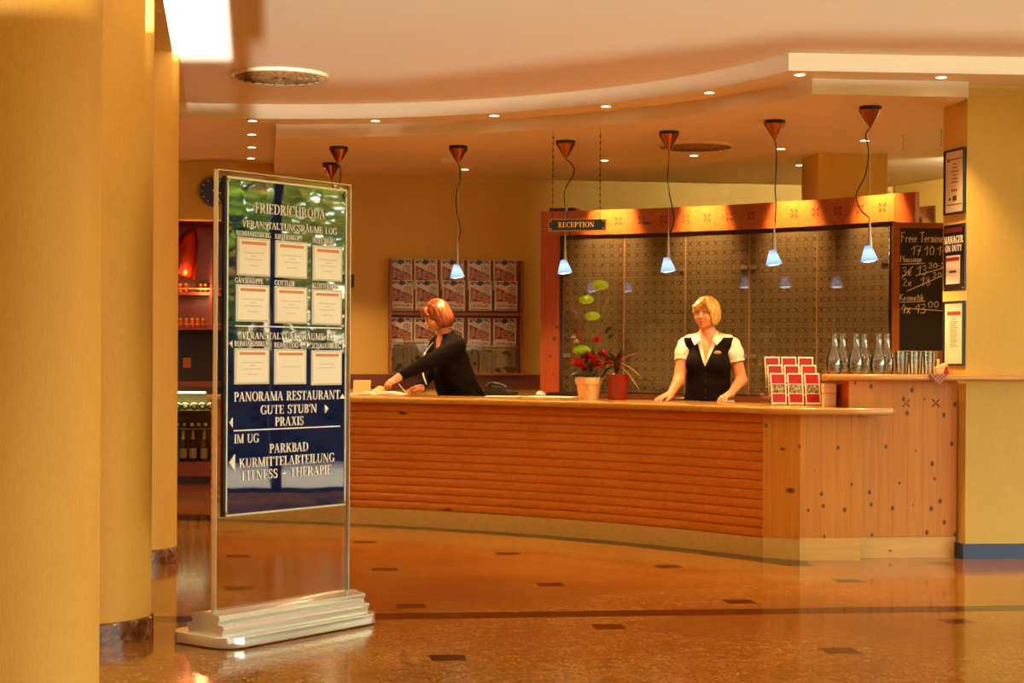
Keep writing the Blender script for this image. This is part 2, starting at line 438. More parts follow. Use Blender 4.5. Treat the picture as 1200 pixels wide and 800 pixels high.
struct(b.make('wall_light_slot', M['yellow']))  # unseen; sill and head cut to shape the spots' light on the ceiling
for x0, x1, z0 in ((-2.9, 0.512, 1.285), (0.512, 5.2, 1.328)):  # unseen bars placed to throw the dark strip across the ceiling
    b = MB(); w = 0.032
    b.box(x0, x0+w, -4.15, -4.08, z0, HEAD_Z); b.box(x1-w, x1, -4.15, -4.08, z0, HEAD_Z)
    n += 1; o = struct(b.make('window_%d' % n, wf))

# ------------------------------------------------------------------ garden outside the side windows
b = MB().box(6.7, 40, -25, 40, -0.16, -0.06)
def lawn():
    t = NT('lawn_and_paving'); sep = t.n('ShaderNodeSeparateXYZ', {0: t.coord()})
    k = t.math('LESS_THAN', sep.outputs[0], 12.6)
    f = t.noise(t.coord(), 6, 5)
    return t.done(t.pbr(t.mix(k, t.mix(f, hexc('3f5a1a'), hexc('8a9a34')), t.mix(f, hexc('6a6256'), hexc('857b6c'))), 0.8))
struct(b.make('ground_outside', lawn()))
b = MB().box(-20, 6.3, -30, -4.3, -0.16, -0.06); struct(b.make('ground_forecourt', plain('pale_paving', 'b9b2a4', 0.8)))
def leafmat(name, c1, c2):
    t = NT(name); f = t.noise(t.coord(), 4, 3)
    col = t.ramp(f, [(0.35, hexc(c1)), (0.65, hexc(c2))])
    d = t.n('ShaderNodeBsdfDiffuse', {0: col}).outputs[0]; tr = t.n('ShaderNodeBsdfTranslucent', {0: col}).outputs[0]
    return t.done(t.n('ShaderNodeMixShader', {0: 0.45, 1: d, 2: tr}).outputs[0])
bark = plain('dark_bark', '2c2018', 0.9)
def tree(x, y, h, r, mat, n, label, seed):
    rnd = random.Random(seed); o = thing('tree', (x, y, -0.06), label, 'tree', 'trees in the garden')
    b = MB(); b.tube([(0, 0, 0), (0.05, 0.03, h*0.35), (-0.04, 0.06, h*0.7), (0.02, 0, h)], [0.17, 0.14, 0.09, 0.02], 8)
    for k in range(6):
        a = rnd.random()*2*PI; z = h*(0.35+0.1*k)
        b.tube([(0, 0, z), (math.cos(a)*r*0.4, math.sin(a)*r*0.4, z+0.5), (math.cos(a)*r*0.8, math.sin(a)*r*0.8, z+0.8)], [0.06, 0.04, 0.015], 6)
    b.make('trunk', bark, o, True)
    l = MB()
    for k in range(n):
        while True:
            p = Vector((rnd.uniform(-1, 1), rnd.uniform(-1, 1), rnd.uniform(-1, 1)))
            if 0.45 < p.length < 1 and (math.sin(p.x*7+seed)+math.sin(p.y*8)+math.sin(p.z*9)) > -0.9: break
        c = Vector((p.x*r, p.y*r, h*0.66+p.z*h*0.45)); s = rnd.uniform(0.06, 0.13)
        q = Matrix.Rotation(rnd.random()*6.28, 3, 'Z') @ Matrix.Rotation(rnd.uniform(-1, 1), 3, 'X')
        l.raw([c+q @ Vector(t) for t in ((-s, 0, 0), (0, -s*0.6, 0), (s, 0, 0), (0, s*0.6, 0.02))], [(0, 1, 2, 3)])
    l.make('foliage', mat, o)
lm1 = leafmat('yellow_green_leaves', '6f8a12', 'd8c830'); lm2 = leafmat('green_leaves', '3f6a10', '9ab028'); lm3 = leafmat('autumn_leaves', '9a7a14', 'e0b040')
tree(13.8, 8.6, 4.4, 1.35, lm2, 2300, 'dark green tree by the hedge outside, nearest the entrance', 1)
tree(14.7, 11.2, 4.6, 1.4, lm1, 2600, 'yellow green tree standing right behind the middle of the hedge', 2)
tree(14.0, 13.8, 4.6, 1.35, lm3, 2300, 'golden tree by the far end of the hedge outside', 3)
tree(17.2, 9.7, 5.6, 1.5, lm3, 2300, 'golden tree standing far behind the hedge', 4)
tree(17.6, 12.8, 5.8, 1.6, lm1, 2300, 'tallest yellow green tree far behind the hedge', 5)
tree(16.8, 6.6, 5.2, 1.5, lm2, 2000, 'broad green tree far behind the near end of the hedge', 6)
for i_, (x_, y_) in enumerate(((21, 6), (21.5, 9.4), (20.8, 12.6), (21.3, 16), (24.5, 11))):
    tree(x_, y_, 7.5, 2.1, lm2, 2200, 'dark tree in the rear row of the garden, %s from the entrance' % ['first', 'second', 'third', 'fourth', 'fifth'][i_], 20+i_)
o = thing('hedge', (12.7, 10.5, -0.06), 'low dark clipped hedge between paving and trees outside', 'hedge'); rnd = random.Random(9); l = MB()
for k in range(6500):
    c = Vector((rnd.uniform(-.35, .35), rnd.uniform(-6, 6), rnd.uniform(0.02, 1.5))); s_ = rnd.uniform(.04, .09)
    q = Matrix.Rotation(rnd.random()*6.28, 3, 'Z') @ Matrix.Rotation(rnd.uniform(-1.4, 1.4), 3, 'X')
    l.raw([c+q @ Vector(t) for t in ((-s_, 0, 0), (0, -s_*.6, 0), (s_, 0, 0), (0, s_*.6, .02))], [(0, 1, 2, 3)])
l.make('foliage', leafmat('dark_hedge_leaves', '141f0c', '2f3d18'), o); MB().box(-.25, .25, -5.95, 5.95, 0, 1.4).make('twigs', bark, o)
# ------------------------------------------------------------------ reception counter
def sweep(b, prof, c, r, a0, a1, n=56):
    m = len(prof); vs = []; fs = []
    for i in range(n+1):
        a = a0+(a1-a0)*i/n
        for dr, z in prof: vs.append((c[0]+(r+dr)*math.cos(a), c[1]+(r+dr)*math.sin(a), z))
    for i in range(n):
        for k in range(m): fs.append((i*m+k, i*m+(k+1) % m, (i+1)*m+(k+1) % m, (i+1)*m+k))
    fs += [list(range(m))[::-1], [n*m+k for k in range(m)]]
    b.raw(vs, fs)
def slab(pts, z0, z1, bev):
    q = MB().prism(pts, z0, z1)
    bm = bmesh.new(); vv = [bm.verts.new(p) for p in q.v]
    for f in q.f: bm.faces.new([vv[i] for i in f])
    bmesh.ops.recalc_face_normals(bm, faces=bm.faces[:])
    ed = [e for e in bm.edges if abs(e.verts[0].co.z-e.verts[1].co.z) < 1e-6]
    bmesh.ops.bevel(bm, geom=ed, offset=bev, segments=3, affect='EDGES', profile=0.5)
    bm.verts.index_update(); r = MB(); r.raw([v.co.copy() for v in bm.verts], [[v.index for v in f.verts] for f in bm.faces]); bm.free(); return r
CC, CR = (-3.71, 6.79), 6.92
A0, A1 = math.radians(39.2), math.radians(79)
counter = thing('reception_counter', (0.6, 12.6, 0), 'curved reception counter clad in horizontal orange wooden slats', 'counter')
b = MB(); ns = 13; z0, z1 = 0.127, 0.94; hs = (z1-z0)/ns
for i in range(ns):
    a = z0+i*hs; sweep(b, [(0.006, a), (-0.003, a+hs*.06), (-0.008, a+hs*.25), (-0.010, a+hs*.5), (-0.008, a+hs*.72), (-0.002, a+hs*.93), (0.006, a+hs), (0.03, a+hs), (0.03, a)], CC, CR, A0, A1)
b.make('slatted_front', M['slat'], counter, False, True)
b = MB(); sweep(b, [(0, 0), (0, 0.127), (0.035, 0.127), (0.035, 0)], CC, CR, A0, A1); b.make('plinth', M['pine_plain'], counter, False, True)
b = MB(); sweep(b, [(0.03, 0.0), (0.03, 0.94), (0.06, 0.94), (0.06, 0.0)], CC, CR, A0, A1); b.make('carcass', M['pine_red'], counter, False, True)
def panel(b, p, q, z0, z1, th=0.03):
    d = Vector((q[0]-p[0], q[1]-p[1])).normalized(); n = Vector((-d.y, d.x))*th
    b.prism([p, q, (q[0]+n.x, q[1]+n.y), (p[0]+n.x, p[1]+n.y)], z0, z1)
pa = (CC[0]+(CR-0.012)*math.cos(A0), CC[1]+(CR-0.012)*math.sin(A0)); pb = (1.864, 11.016); pc = (2.27, 11.035)
b = MB(); panel(b, pa, pb, 0.135, 0.94); b.make('corner_panel', M['pine'], counter, False, True)
b = MB(); panel(b, pb, pc, 0.145, 0.94); b.make('end_panel', M['pine'], counter, False, True)
b = MB(); panel(b, (pa[0]+.004, pa[1]+.002), (pb[0], pb[1]+.004), 0, 0.135, 0.025); panel(b, (pb[0], pb[1]+.003), (pc[0]-.01, pc[1]+.003), 0, 0.145, 0.025); b.make('end_plinth', M['pine_plain'], counter, False, True)

front = arc(CC, 6.80, A1, A0, 60)
back = arc(CC, 7.56, A0, A1, 60)
pts = front+[(1.85, 10.905), (2.40, 10.925), (2.445, 10.94), (2.47, 10.98), (2.465, 11.05), (2.42, 11.125), (2.19, 11.12), (2.19, 11.62)]+back
tag(slab(pts, 0.942, 0.987, 0.012).make('counter_top', M['top'], None, True), 'long curved honey coloured wooden worktop of the reception counter', 'counter top')

# tall end unit with its bar shelf
dq = math.atan2(11.232-11.14, 2.985-2.2)
unit = thing('bar_unit', (2.2, 11.14, 0), 'tall knotty pine end unit between the counter and the yellow wall', 'cabinet', None, dq)
W = 0.735
b = MB().box(0.0, W, 0, 0.03, 0.14, 1.16); b.make('front_panel', M['pine'], unit)
b = MB().box(0.0, W, 0.006, 0.028, 0, 0.138); b.make('plinth', M['pine_plain'], unit)
b = MB().box(0.0, 0.03, 0.032, 0.5, 0, 1.16); b.make('side_panel', M['pine_red'], unit)
b = MB().box(0.03, W-0.12, 0.47, 0.5, 0, 1.16); b.make('rear_panel', M['pine_red'], unit)
def cross(b, cx, cz, y, s):
    for k in range(4):
        a = PI/4+k*PI/2; R = Matrix.Translation((cx, y, cz)) @ Matrix.Rotation(a, 4, 'Y')
        b.box(0.25*s, s, -0.002, 0.003, -0.09*s, 0.09*s, R)
    b.box(-0.11*s, 0.11*s, -0.002, 0.003, -0.11*s, 0.11*s, Matrix.Translation((cx, y, cz)))
carve = plain('burnt_carving', '5e260a', 0.7)
for px in (1061, 1097):
    b = MB(); p = P(px, 472, 11.2); cross(b, (p.x-2.2)/math.cos(dq), p.z, 0, 0.036); b.make('carving', carve, unit)
sh = [(2.035, 11.03), (2.95, 11.045), (6.0, 11.345), (6.0, 11.43), (2.965, 11.126), (2.935, 11.13), (2.865, 11.42), (2.865, 11.66), (2.14, 11.62), (2.1, 11.57), (2.05, 11.3), (2.01, 11.07)]
tag(slab(sh, 1.163, 1.203, 0.012).make('bar_shelf', M['top'], None, True), 'raised honey coloured wooden shelf running on across the yellow wall', 'shelf')

# ------------------------------------------------------------------ glass-fronted wall unit behind the counter
def circ3(a, b_, c):
    ax, ay = a; bx, by = b_; cx, cy = c
    d = 2*(ax*(by-cy)+bx*(cy-ay)+cx*(ay-by))
    ux = ((ax*ax+ay*ay)*(by-cy)+(bx*bx+by*by)*(cy-ay)+(cx*cx+cy*cy)*(ay-by))/d
    uy = ((ax*ax+ay*ay)*(cx-bx)+(bx*bx+by*by)*(ax-cx)+(cx*cx+cy*cy)*(bx-ax))/d
    return (ux, uy), math.hypot(ax-ux, ay-uy)
KC, KR = circ3((.242, 15.07), (1.66, 14.38), (3.07, 13.07))
def cab(px, off=0.0):
    """plan point and angle on the unit's front where the sight line at px meets it"""
    k = (px-600)/FPX; lo, hi = math.radians(0), math.radians(120)
    for _ in range(60):
        m = (lo+hi)/2; x, y = KC[0]+(KR+off)*math.cos(m), KC[1]+(KR+off)*math.sin(m)
        if x/y > k: lo = m
        else: hi = m
    return (KC[0]+(KR+off)*math.cos(lo), KC[1]+(KR+off)*math.sin(lo)), lo
def cab_band(b, pa_, pb_, r0, r1, z0, z1, n=24):
    a, c = cab(pa_)[1], cab(pb_)[1]
    A = arc(KC, KR+r0, a, c, n); B = arc(KC, KR+r1, a, c, n); b.band(A, B, z0, z1)
unit2 = thing('glass_cabinet', (1.65, 14.5, 0), 'curved pine wall unit with patterned glass doors behind the blonde receptionist', 'cabinet')
b = MB(); cab_band(b, 633, 1047.5, 0, 0.05, 2.368, 2.58, 40); hb = b.make('header_beam', M['pine_beam'], unit2, False, True)
b = MB(); cab_band(b, 1048, 1071.5, 0, 0.05, 2.05, 2.58, 4); b.make('header_end', M['pine_red'], unit2, False, True)
for px in (724, 751, 777, 803, 828, 854, 879, 930, 955, 981, 1007, 1033):
    (x, y), a = cab(px, -0.001)
    b = MB(); R = Matrix.Translation((x, y, 2.48)) @ Matrix.Rotation(a-PI/2, 4, 'Z')
    for k in range(4):
        Q = R @ Matrix.Rotation(PI/4+k*PI/2, 4, 'Y'); b.box(0.014, 0.046, -0.002, 0.003, -0.005, 0.005, Q)
    for k in range(4):
        Q = R @ Matrix.Rotation(k*PI/2, 4, 'Y'); b.box(0.026, 0.034, -0.002, 0.003, -0.004, 0.004, Q)
    o = b.make('carving', carve, hb); o.data.transform(Matrix.Translation(-unit2.location))
b = MB(); cab_band(b, 633, 655, 0, 0.4, 0, 2.368, 3); b.make('post', M['pine_red'], unit2, False, True)
b = MB(); cab_band(b, 1048, 1071, 0, 0.3, 0, 2.05, 3); b.make('post', M['pine_red'], unit2, False, True)
b = MB(); cab_band(b, 655.5, 659, 0.012, 0.06, 0.99, 2.366, 3); cab_band(b, 1043, 1047.5, 0.012, 0.06, 0.99, 2.366, 3); cab_band(b, 659, 1043, 0.012, 0.06, 2.335, 2.366, 30)
b.make('door_frame', plain('dark_wood_reveal', '3a1a0a', 0.5), unit2, False, True)
b = MB(); cab_band(b, 655.5, 1047.5, 0.0, 0.05, 0.0, 0.985, 30); b.make('base_front', M['rail'], unit2, False, True)
inter = wood('warm_brown_interior', 'b48c5e', '98724a', 'x', 0, 0.5)
b = MB(); cab_band(b, 655, 1060, 0.36, 0.375, 0.0, 2.5, 30); b.make('back_panel', inter, unit2, False, True)
for z in (1.10, 1.40, 1.70, 2.0):
    b = MB(); cab_band(b, 656, 1046, 0.08, 0.355, z, z+0.022, 30); b.make('shelf', inter, unit2, False, True)
b = MB(); cab_band(b, 656, 1046, 0.055, 0.355, 2.40, 2.42, 30); b.make('top_panel', inter, unit2, False, True)
def patterned_glass():
    t = NT('patterned_brown_glass'); co = t.coord(); sp = t.n('ShaderNodeSeparateXYZ', {0: co}); X, Z = sp.outputs[0], sp.outputs[2]
    def cell(ox):
        u = t.math('SUBTRACT', t.math('FRACT', t.math('ADD', t.math('DIVIDE', X, 0.082), ox)), 0.5)
        v = t.math('SUBTRACT', t.math('FRACT', t.math('ADD', t.math('DIVIDE', Z, 0.082), ox)), 0.5)
        a = t.math('ABSOLUTE', t.math('MULTIPLY', t.math('ADD', u, v), 0.7071)); c = t.math('ABSOLUTE', t.math('MULTIPLY', t.math('SUBTRACT', u, v), 0.7071))
        return u, v, a, c
    u, v, a, c = cell(0.0)
    mn, mx = t.math('MINIMUM', a, c), t.math('MAXIMUM', a, c)
    x = t.math('MULTIPLY', t.math('LESS_THAN', mn, 0.05), t.math('MULTIPLY', t.math('LESS_THAN', mx, 0.36), t.math('GREATER_THAN', t.math('ABSOLUTE', t.math('SUBTRACT', mx, 0.2)), 0.035)))
    au, av = t.math('ABSOLUTE', u), t.math('ABSOLUTE', v)
    d = t.math('LESS_THAN', t.math('ADD', t.math('ABSOLUTE', t.math('SUBTRACT', au, 0.5)), t.math('ABSOLUTE', t.math('SUBTRACT', av, 0.18))), 0.06)
    d2 = t.math('LESS_THAN', t.math('ADD', t.math('ABSOLUTE', t.math('SUBTRACT', av, 0.5)), t.math('ABSOLUTE', t.math('SUBTRACT', au, 0.18))), 0.06)
    pat = t.math('MINIMUM', t.math('ADD', x, t.math('ADD', d, d2)), 1.0)
    tr = t.n('ShaderNodeBsdfTransparent', {0: (0.88, 0.8, 0.68)}).outputs[0]
    hz = t.n('ShaderNodeBsdfDiffuse', {0: hexc('a89068')}).outputs[0]
    gl = t.n('ShaderNodeBsdfGlossy', {0: (1, 1, 1), 'Roughness': 0.015}).outputs[0]
    m = t.n('ShaderNodeMixShader', {0: 0.24, 1: tr, 2: hz}).outputs[0]
    m = t.n('ShaderNodeMixShader', {0: t.math('MULTIPLY', pat, 0.7), 1: m, 2: t.n('ShaderNodeBsdfDiffuse', {0: hexc('2a1c0e')}).outputs[0]}).outputs[0]
    fr = t.math('MINIMUM', t.math('MULTIPLY', t.n('ShaderNodeFresnel', {'IOR': 1.5}).outputs[0], 1.6), 0.9)
    return t.done(t.n('ShaderNodeMixShader', {0: fr, 1: m, 2: gl}).outputs[0])
M['pglass'] = patterned_glass()
edge = plain('amber_glass_edge', 'b07a38', 0.3)
divs = [659.5, 731, 803, 878, 957, 1042.5]
for i in range(5):
    (xa, ya), _ = cab(divs[i], 0.02); (xb, yb), _ = cab(divs[i+1], 0.02)
    w = math.hypot(xb-xa, yb-ya)-0.008
    door = MB().box(0.003, w, -0.004, 0.004, 0, 1.335).make('glass_door', M['pglass'], unit2)
    door.location = (xa-1.65, ya-14.5, 0.995); door.rotation_euler = (0, 0, math.atan2(yb-ya, xb-xa))
    MB().box(-0.004, 0.003, -0.006, 0.006, 0, 1.335).make('door_edge', edge, door)
    for z in ((0.30, 1.04) if i < 4 else (0.34, 1.05)):
        left = i in (0, 1, 3) if i != 1 else False
        x0 = 0.006 if i in (0, 3) else w-0.07
        MB().box(x0, x0+0.062, -0.014, 0.012, z, z+0.032, None, 0.004).make('hinge', M['steel'], door)
# what stands on its shelves
def in_cab(px, z, dep=0.22):
    (x, y), a = cab(px, dep); return Vector((x, y, z)), a-PI/2
cer = plain('cream_ceramic', 'e6dcc4', 0.35)
for px, z, r, l in ((763, 1.422, 0.09, 'cream round vase behind the second glass door'), (899, 1.422, 0.07, 'small cream round vase behind the fourth glass door')):
    p, a = in_cab(px, z); b = MB().lathe([(r*.5, 0), (r*.95, r*.6), (r, r), (r*.8, r*1.5), (r*.35, r*1.9), (r*.4, r*2.1), (r*.3, r*2.0), (0, r*1.8)], (0, 0, 0), 24)
    o = b.make('vase', cer, None, True); o.location = p; tag(o, l, 'vase', 'vases in the glass cabinet')
for px, z, w, h, col, l in ((789, 1.422, 0.2, 0.25, 'b7b4a8', 'grey cardboard box behind the second glass door'), (902, 2.022, 0.13, 0.2, 'e0d6c0', 'white carton high behind the fourth glass door'), (868, 2.022, 0.1, 0.17, 'd5cbb6', 'white carton high behind the third glass door'), (705, 1.122, 0.25, 0.18, '8a7a5c', 'brown box low behind the first glass door')):
    p, a = in_cab(px, z); o = MB().box(-w/2, w/2, -0.06, 0.06, 0, h*0.86, None, 0.004).make('carton', plain('carton', col, 0.6)); o.location = p; o.rotation_euler = (0, 0, a); tag(o, l, 'box', 'cartons in the glass cabinet')
    MB().box(-w/2-0.004, w/2+0.004, -0.064, 0.064, h*0.86, h, None, 0.004).make('lid', plain('carton_lid', col, 0.5), o)
bcols = ['6a3a2a', '7c4a33', '5a2f22', '8a5a3c', '7a3026', '6b4632', '84553a', '5c3a2c']
for i in range(8):
    p, a = in_cab(890+i*8, 1.122)
    o = thing('ring_binder', p, 'brown lever arch file behind the fourth glass door, %s from the left' % ['first', 'second', 'third', 'fourth', 'fifth', 'sixth', 'seventh', 'last'][i], 'binder', 'binders in the glass cabinet', a)
    MB().box(-0.027, 0.027, -0.12, 0.1, 0, 0.26, None, 0.003).make('cover', plain('binder', bcols[i], 0.5), o)
    MB().box(-0.018, 0.018, -0.1215, -0.1195, 0.12, 0.2).make('spine_label', M['white'], o)
p, a = in_cab(655, 2.58, 0.03)
o = thing('projector', p+Vector((0.02, 0.08, 0)), 'flat black box lying on the left end of the header beam', 'device', None, a)
MB().box(-0.1, 0.13, -0.05, 0.1, 0, 0.035, None, 0.005).make('body', M['black'], o); MB().box(0.06, 0.07, -0.052, 0.1, 0.002, 0.04).make('strap', M['whitep'], o)
MB().box(0.131, 0.15, -0.04, 0.08, 0, 0.03, None, 0.004).make('red_end', plain('red_plastic', '8a2a1c', 0.4), o)

# blackboard in a red-brown frame
bp = P(1047, 258, 12.55); bw, bt, bb = 0.62, 2.305, 1.205
board = thing('menu_board', (bp.x, 12.55, bb), 'framed blackboard with chalk writing standing behind the bar glasses', 'blackboard', None, math.radians(6))
b = MB(); h = bt-bb
b.box(0, 0.045, -0.015, 0.02, 0, h); b.box(bw-0.05, bw, -0.015, 0.02, 0, h); b.box(0.045, bw-0.05, -0.015, 0.02, h-0.04, h); b.box(0.045, bw-0.05, -0.015, 0.02, 0, 0.16)
b.make('frame', M['rack'], board)
MB().box(0.04, bw-0.045, -0.004, 0.012, 0.155, h-0.035).make('slate', plain('black_slate', '110c0b', 0.55), board)
b = MB(); b.box(0.03, 0.08, 0.022, 0.07, -bb, h*0.7); b.box(bw-0.08, bw-0.03, 0.022, 0.07, -bb, h*0.7); b.make('stand', M['rack'], board)
CH = {  # single-stroke handwriting, unit height
 'F': [[(.5, 1), (.1, 1), (.05, 0)], [(.07, .55), (.4, .55)]], 'r': [[(.05, .5), (.08, 0)], [(.07, .35), (.2, .5), (.32, .46)]],
 'e': [[(.05, .25), (.35, .3), (.3, .48), (.15, .5), (.05, .28), (.1, .05), (.32, .06)]], 'i': [[(.08, .5), (.06, 0)], [(.1, .68), (.11, .72)]],
 'T': [[(0, .95), (.6, 1)], [(.32, .97), (.26, 0)]], 'm': [[(.05, .5), (.05, 0)], [(.06, .35), (.18, .5), (.24, .4), (.24, 0)], [(.24, .36), (.38, .5), (.44, .4), (.45, 0)]],
 'n': [[(.05, .5), (.05, 0)], [(.06, .36), (.2, .5), (.28, .4), (.29, 0)]], 'M': [[(.02, 0), (.1, 1), (.3, .35), (.5, 1), (.58, 0)]],
 'a': [[(.34, .46), (.15, .5), (.04, .25), (.12, .02), (.28, .1), (.34, .46), (.36, 0)]], 's': [[(.3, .48), (.1, .45), (.12, .28), (.28, .2), (.22, .02), (.03, .04)]],
 'g': [[(.34, .46), (.14, .5), (.05, .25), (.14, .04), (.3, .12), (.34, .48), (.3, -.3), (.05, -.32)]], 'K': [[(.1, 1), (.06, 0)], [(.5, .95), (.1, .5), (.52, 0)]],
 'o': [[(.2, .5), (.05, .28), (.15, .01), (.33, .2), (.2, .5)]], 't': [[(.15, .9), (.13, .1), (.22, 0)], [(0, .6), (.3, .62)]], 'k': [[(.08, .9), (.05, 0)], [(.32, .5), (.08, .25), (.34, 0)]],
 '1': [[(0, .6), (.3, 1), (.2, 0)]], '7': [[(0, .95), (.42, 1), (.16, 0)], [(.08, .5), (.42, .52)]], '0': [[(.25, 1), (.06, .6), (.12, .05), (.35, .1), (.42, .7), (.25, 1)]],
 '4': [[(.3, 1), (0, .4), (.45, .42)], [(.36, .7), (.26, 0)]], '3': [[(.05, .9), (.35, 1), (.38, .7), (.15, .55), (.42, .4), (.3, .02), (0, .06)]],
 '2': [[(.04, .8), (.22, 1), (.38, .75), (.02, .02), (.42, .05)]], '8': [[(.25, .55), (.06, .8), (.24, 1), (.38, .8), (.06, .25), (.22, 0), (.4, .2), (.25, .55)]],
 'x': [[(.02, .55), (.32, 0)], [(.34, .6), (0, 0)]], '.': [[(.04, .02), (.07, .02)]], ':': [[(.04, .1), (.06, .1)], [(.05, .4), (.07, .4)]], '-': [[(0, .4), (.2, .42)]], ' ': []}
CHW = {'F': .5, 'r': .34, 'e': .38, 'i': .17, 'T': .5, 'm': .5, 'n': .35, 'M': .64, 'a': .4, 's': .34, 'g': .4, 'K': .5, 'o': .36, 't': .26, 'k': .36, '1': .36, '.': .16, ':': .14, 'x': .38, '-': .26, ' ': .25}
bM = Matrix.Translation(board.location) @ Matrix.Rotation(math.radians(6), 4, 'Z'); bI = bM.inverted(); bN = bM.to_3x3() @ Vector((0, 1, 0))
def on_board(px, py):
    q = P(px, py, 10)-EYE; o0 = EYE
    t = (board.location+bN*-0.005-o0).dot(bN)/q.dot(bN); l = bI @ (o0+q*t); return l.x, l.z
chalk = MB()
def chalk_line(pts, r=0.0033):
    chalk.tube([(x, -0.005, z) for x, z in pts], r, 5)
def write(txt, px0, py, px1, hpx, slope=0.0):
    n = sum(CHW.get(c, .45)+.06 for c in txt); x0, zb = on_board(px0, py); x1, _ = on_board(px1, py+slope); _, zt = on_board(px0, py-hpx); h = zt-zb
    x = x0; k = (x1-x0)/n; _, ze = on_board(px1, py+slope)
    for c in txt:
        for st in CH[c]: chalk_line([(x+a*k, zb+q*h+(ze-zb)*(x-x0)/(x1-x0)) for a, q in st])
        x += (CHW.get(c, .45)+.06)*k
def strike(px0, py0, px1, py1): chalk_line([on_board(px0, py0), on_board(px1, py1)])
write('Freie Termine', 1056, 284, 1106, 12, 0); write('17.10.14', 1068, 299, 1111, 11)
write('Massage:', 1055, 307, 1082, 8); strike(1056, 309.5, 1084, 308.5)
write('3x', 1057, 323, 1069, 10); strike(1056, 326, 1070, 312); write('13', 1075, 322, 1087, 11); write('30-2', 1088, 314, 1108, 6); strike(1073, 323, 1109, 313)
write('2x', 1058, 335, 1069, 9); write('18', 1079, 335, 1091, 11); write('20', 1093, 325, 1104, 6); strike(1063, 341, 1104, 323)
write('Kosmetik', 1054, 352, 1083, 8); strike(1055, 354, 1084, 353)
write('4x', 1056, 367, 1068, 11); write('13', 1073, 367, 1086, 11); write('00', 1087, 360, 1101, 7); strike(1060, 361, 1104, 364)
chalk.make('chalk_writing', plain('chalk', 'e9e0cc', 0.9), board)

# ------------------------------------------------------------------ frames on the return of the pier
ret0, ret1 = Vector((2.963, 11.135, 0)), Vector((2.89, 11.42, 0))
rd = (ret1-ret0).normalized(); ra = math.atan2(-rd.y, -rd.x); RL = (ret1-ret0).length
def on_return(name, label, cat, z0, z1):
    # local +x runs towards the viewer along the wall, local -y points out of it
    return thing(name, (ret1.x, ret1.y, z0), label, cat, None, ra)
def framed(z0, z1, label, deco):
    o = on_return('picture_frame', label, 'picture frame', z0, z1); h = z1-z0; w0, w1 = 0.015, RL-0.01; t = 0.012
    b = MB(); b.box(w0, w1, -0.02, -0.001, 0, t); b.box(w0, w1, -0.02, -0.001, h-t, h); b.box(w0, w0+t, -0.02, -0.001, t, h-t); b.box(w1-t, w1, -0.02, -0.001, t, h-t)
    b.make('frame', M['black'], o)
    MB().box(w0+t, w1-t, -0.01, -0.001, t, h-t).make('certificate', plain('cream_sheet', 'e8d9b4', 0.5, var=.02), o)
    deco(o, w0+t, w1-t, t, h-t); return o
gold = plain('gold_print', 'b98a3c', 0.5); redp = plain('red_print', 'a4241c', 0.5); greyp = plain('grey_print', '8d7c5e', 0.6); dkp = plain('dark_print', '4a3524', 0.6)
def deco1(o, x0, x1, z0, z1):
    w = x1-x0; h = z1-z0; b = MB(); yb = -0.0115
    for zz in (0.12, 0.86):
        b.box(x0+w*.12, x1-w*.12, yb, -0.009, z0+h*zz, z0+h*zz+0.006)
    b.make('border', dkp, o); b = MB()
    for k, f in enumerate((.78, .72, .66, .6, .54, .48)):
        ww = w*(.16+.1*((k*7) % 3)); b.box(x0+w/2-ww/2, x0+w/2+ww/2, yb, -0.009, z0+h*f, z0+h*f+0.008)
    b.make('print_lines', greyp, o); b = MB()
    for k in (-1, 0, 1): b.lathe([(0, 0), (0.009, 0), (0.009, 0.002), (0, 0.002)], (x0+w/2+k*0.028, yb, z0+h*.36), 10, Matrix.Rotation(PI/2, 3, 'X'))
    b.make('stars', redp, o); b = MB(); b.box(x0+w*.4, x0+w*.6, yb, -0.009, z0+h*.19, z0+h*.27); b.box(x0+w*.2, x0+w*.3, yb, -0.009, z0+h*.2, z0+h*.24); b.make('seal', dkp, o)
    b = MB(); b.prism([(x0+w*.12, 0), (x0+w*.26, 0), (x0+w*.12, .03)], 0, 0.002, Matrix.Translation((0, yb, z0+h*.83)) @ Matrix.Rotation(PI/2, 4, 'X')); b.make('corner_mark', redp, o)
framed(2.262, 2.69, 'black framed certificate hung highest on the narrow side of the yellow wall', deco1)
def deco3(o, x0, x1, z0, z1):
    w = x1-x0; h = z1-z0; yb = -0.0115
    MB().box(x0+w*.14, x1-w*.14, yb, -0.009, z0+h*.8, z0+h*.86).make('red_band', redp, o)
    b = MB(); b.box(x0+w*.4, x0+w*.6, yb, -0.009, z0+h*.73, z0+h*.745)
    for k in range(13): b.box(x0+w*.3, x0+w*(.72-.05*(k % 3)), yb, -0.009, z0+h*(.69-.034*k), z0+h*(.69-.034*k)+0.005)
    b.make('print_lines', greyp, o)
framed(1.262, 1.687, 'black framed letter with red heading hung lowest, just above the shelf', deco3)
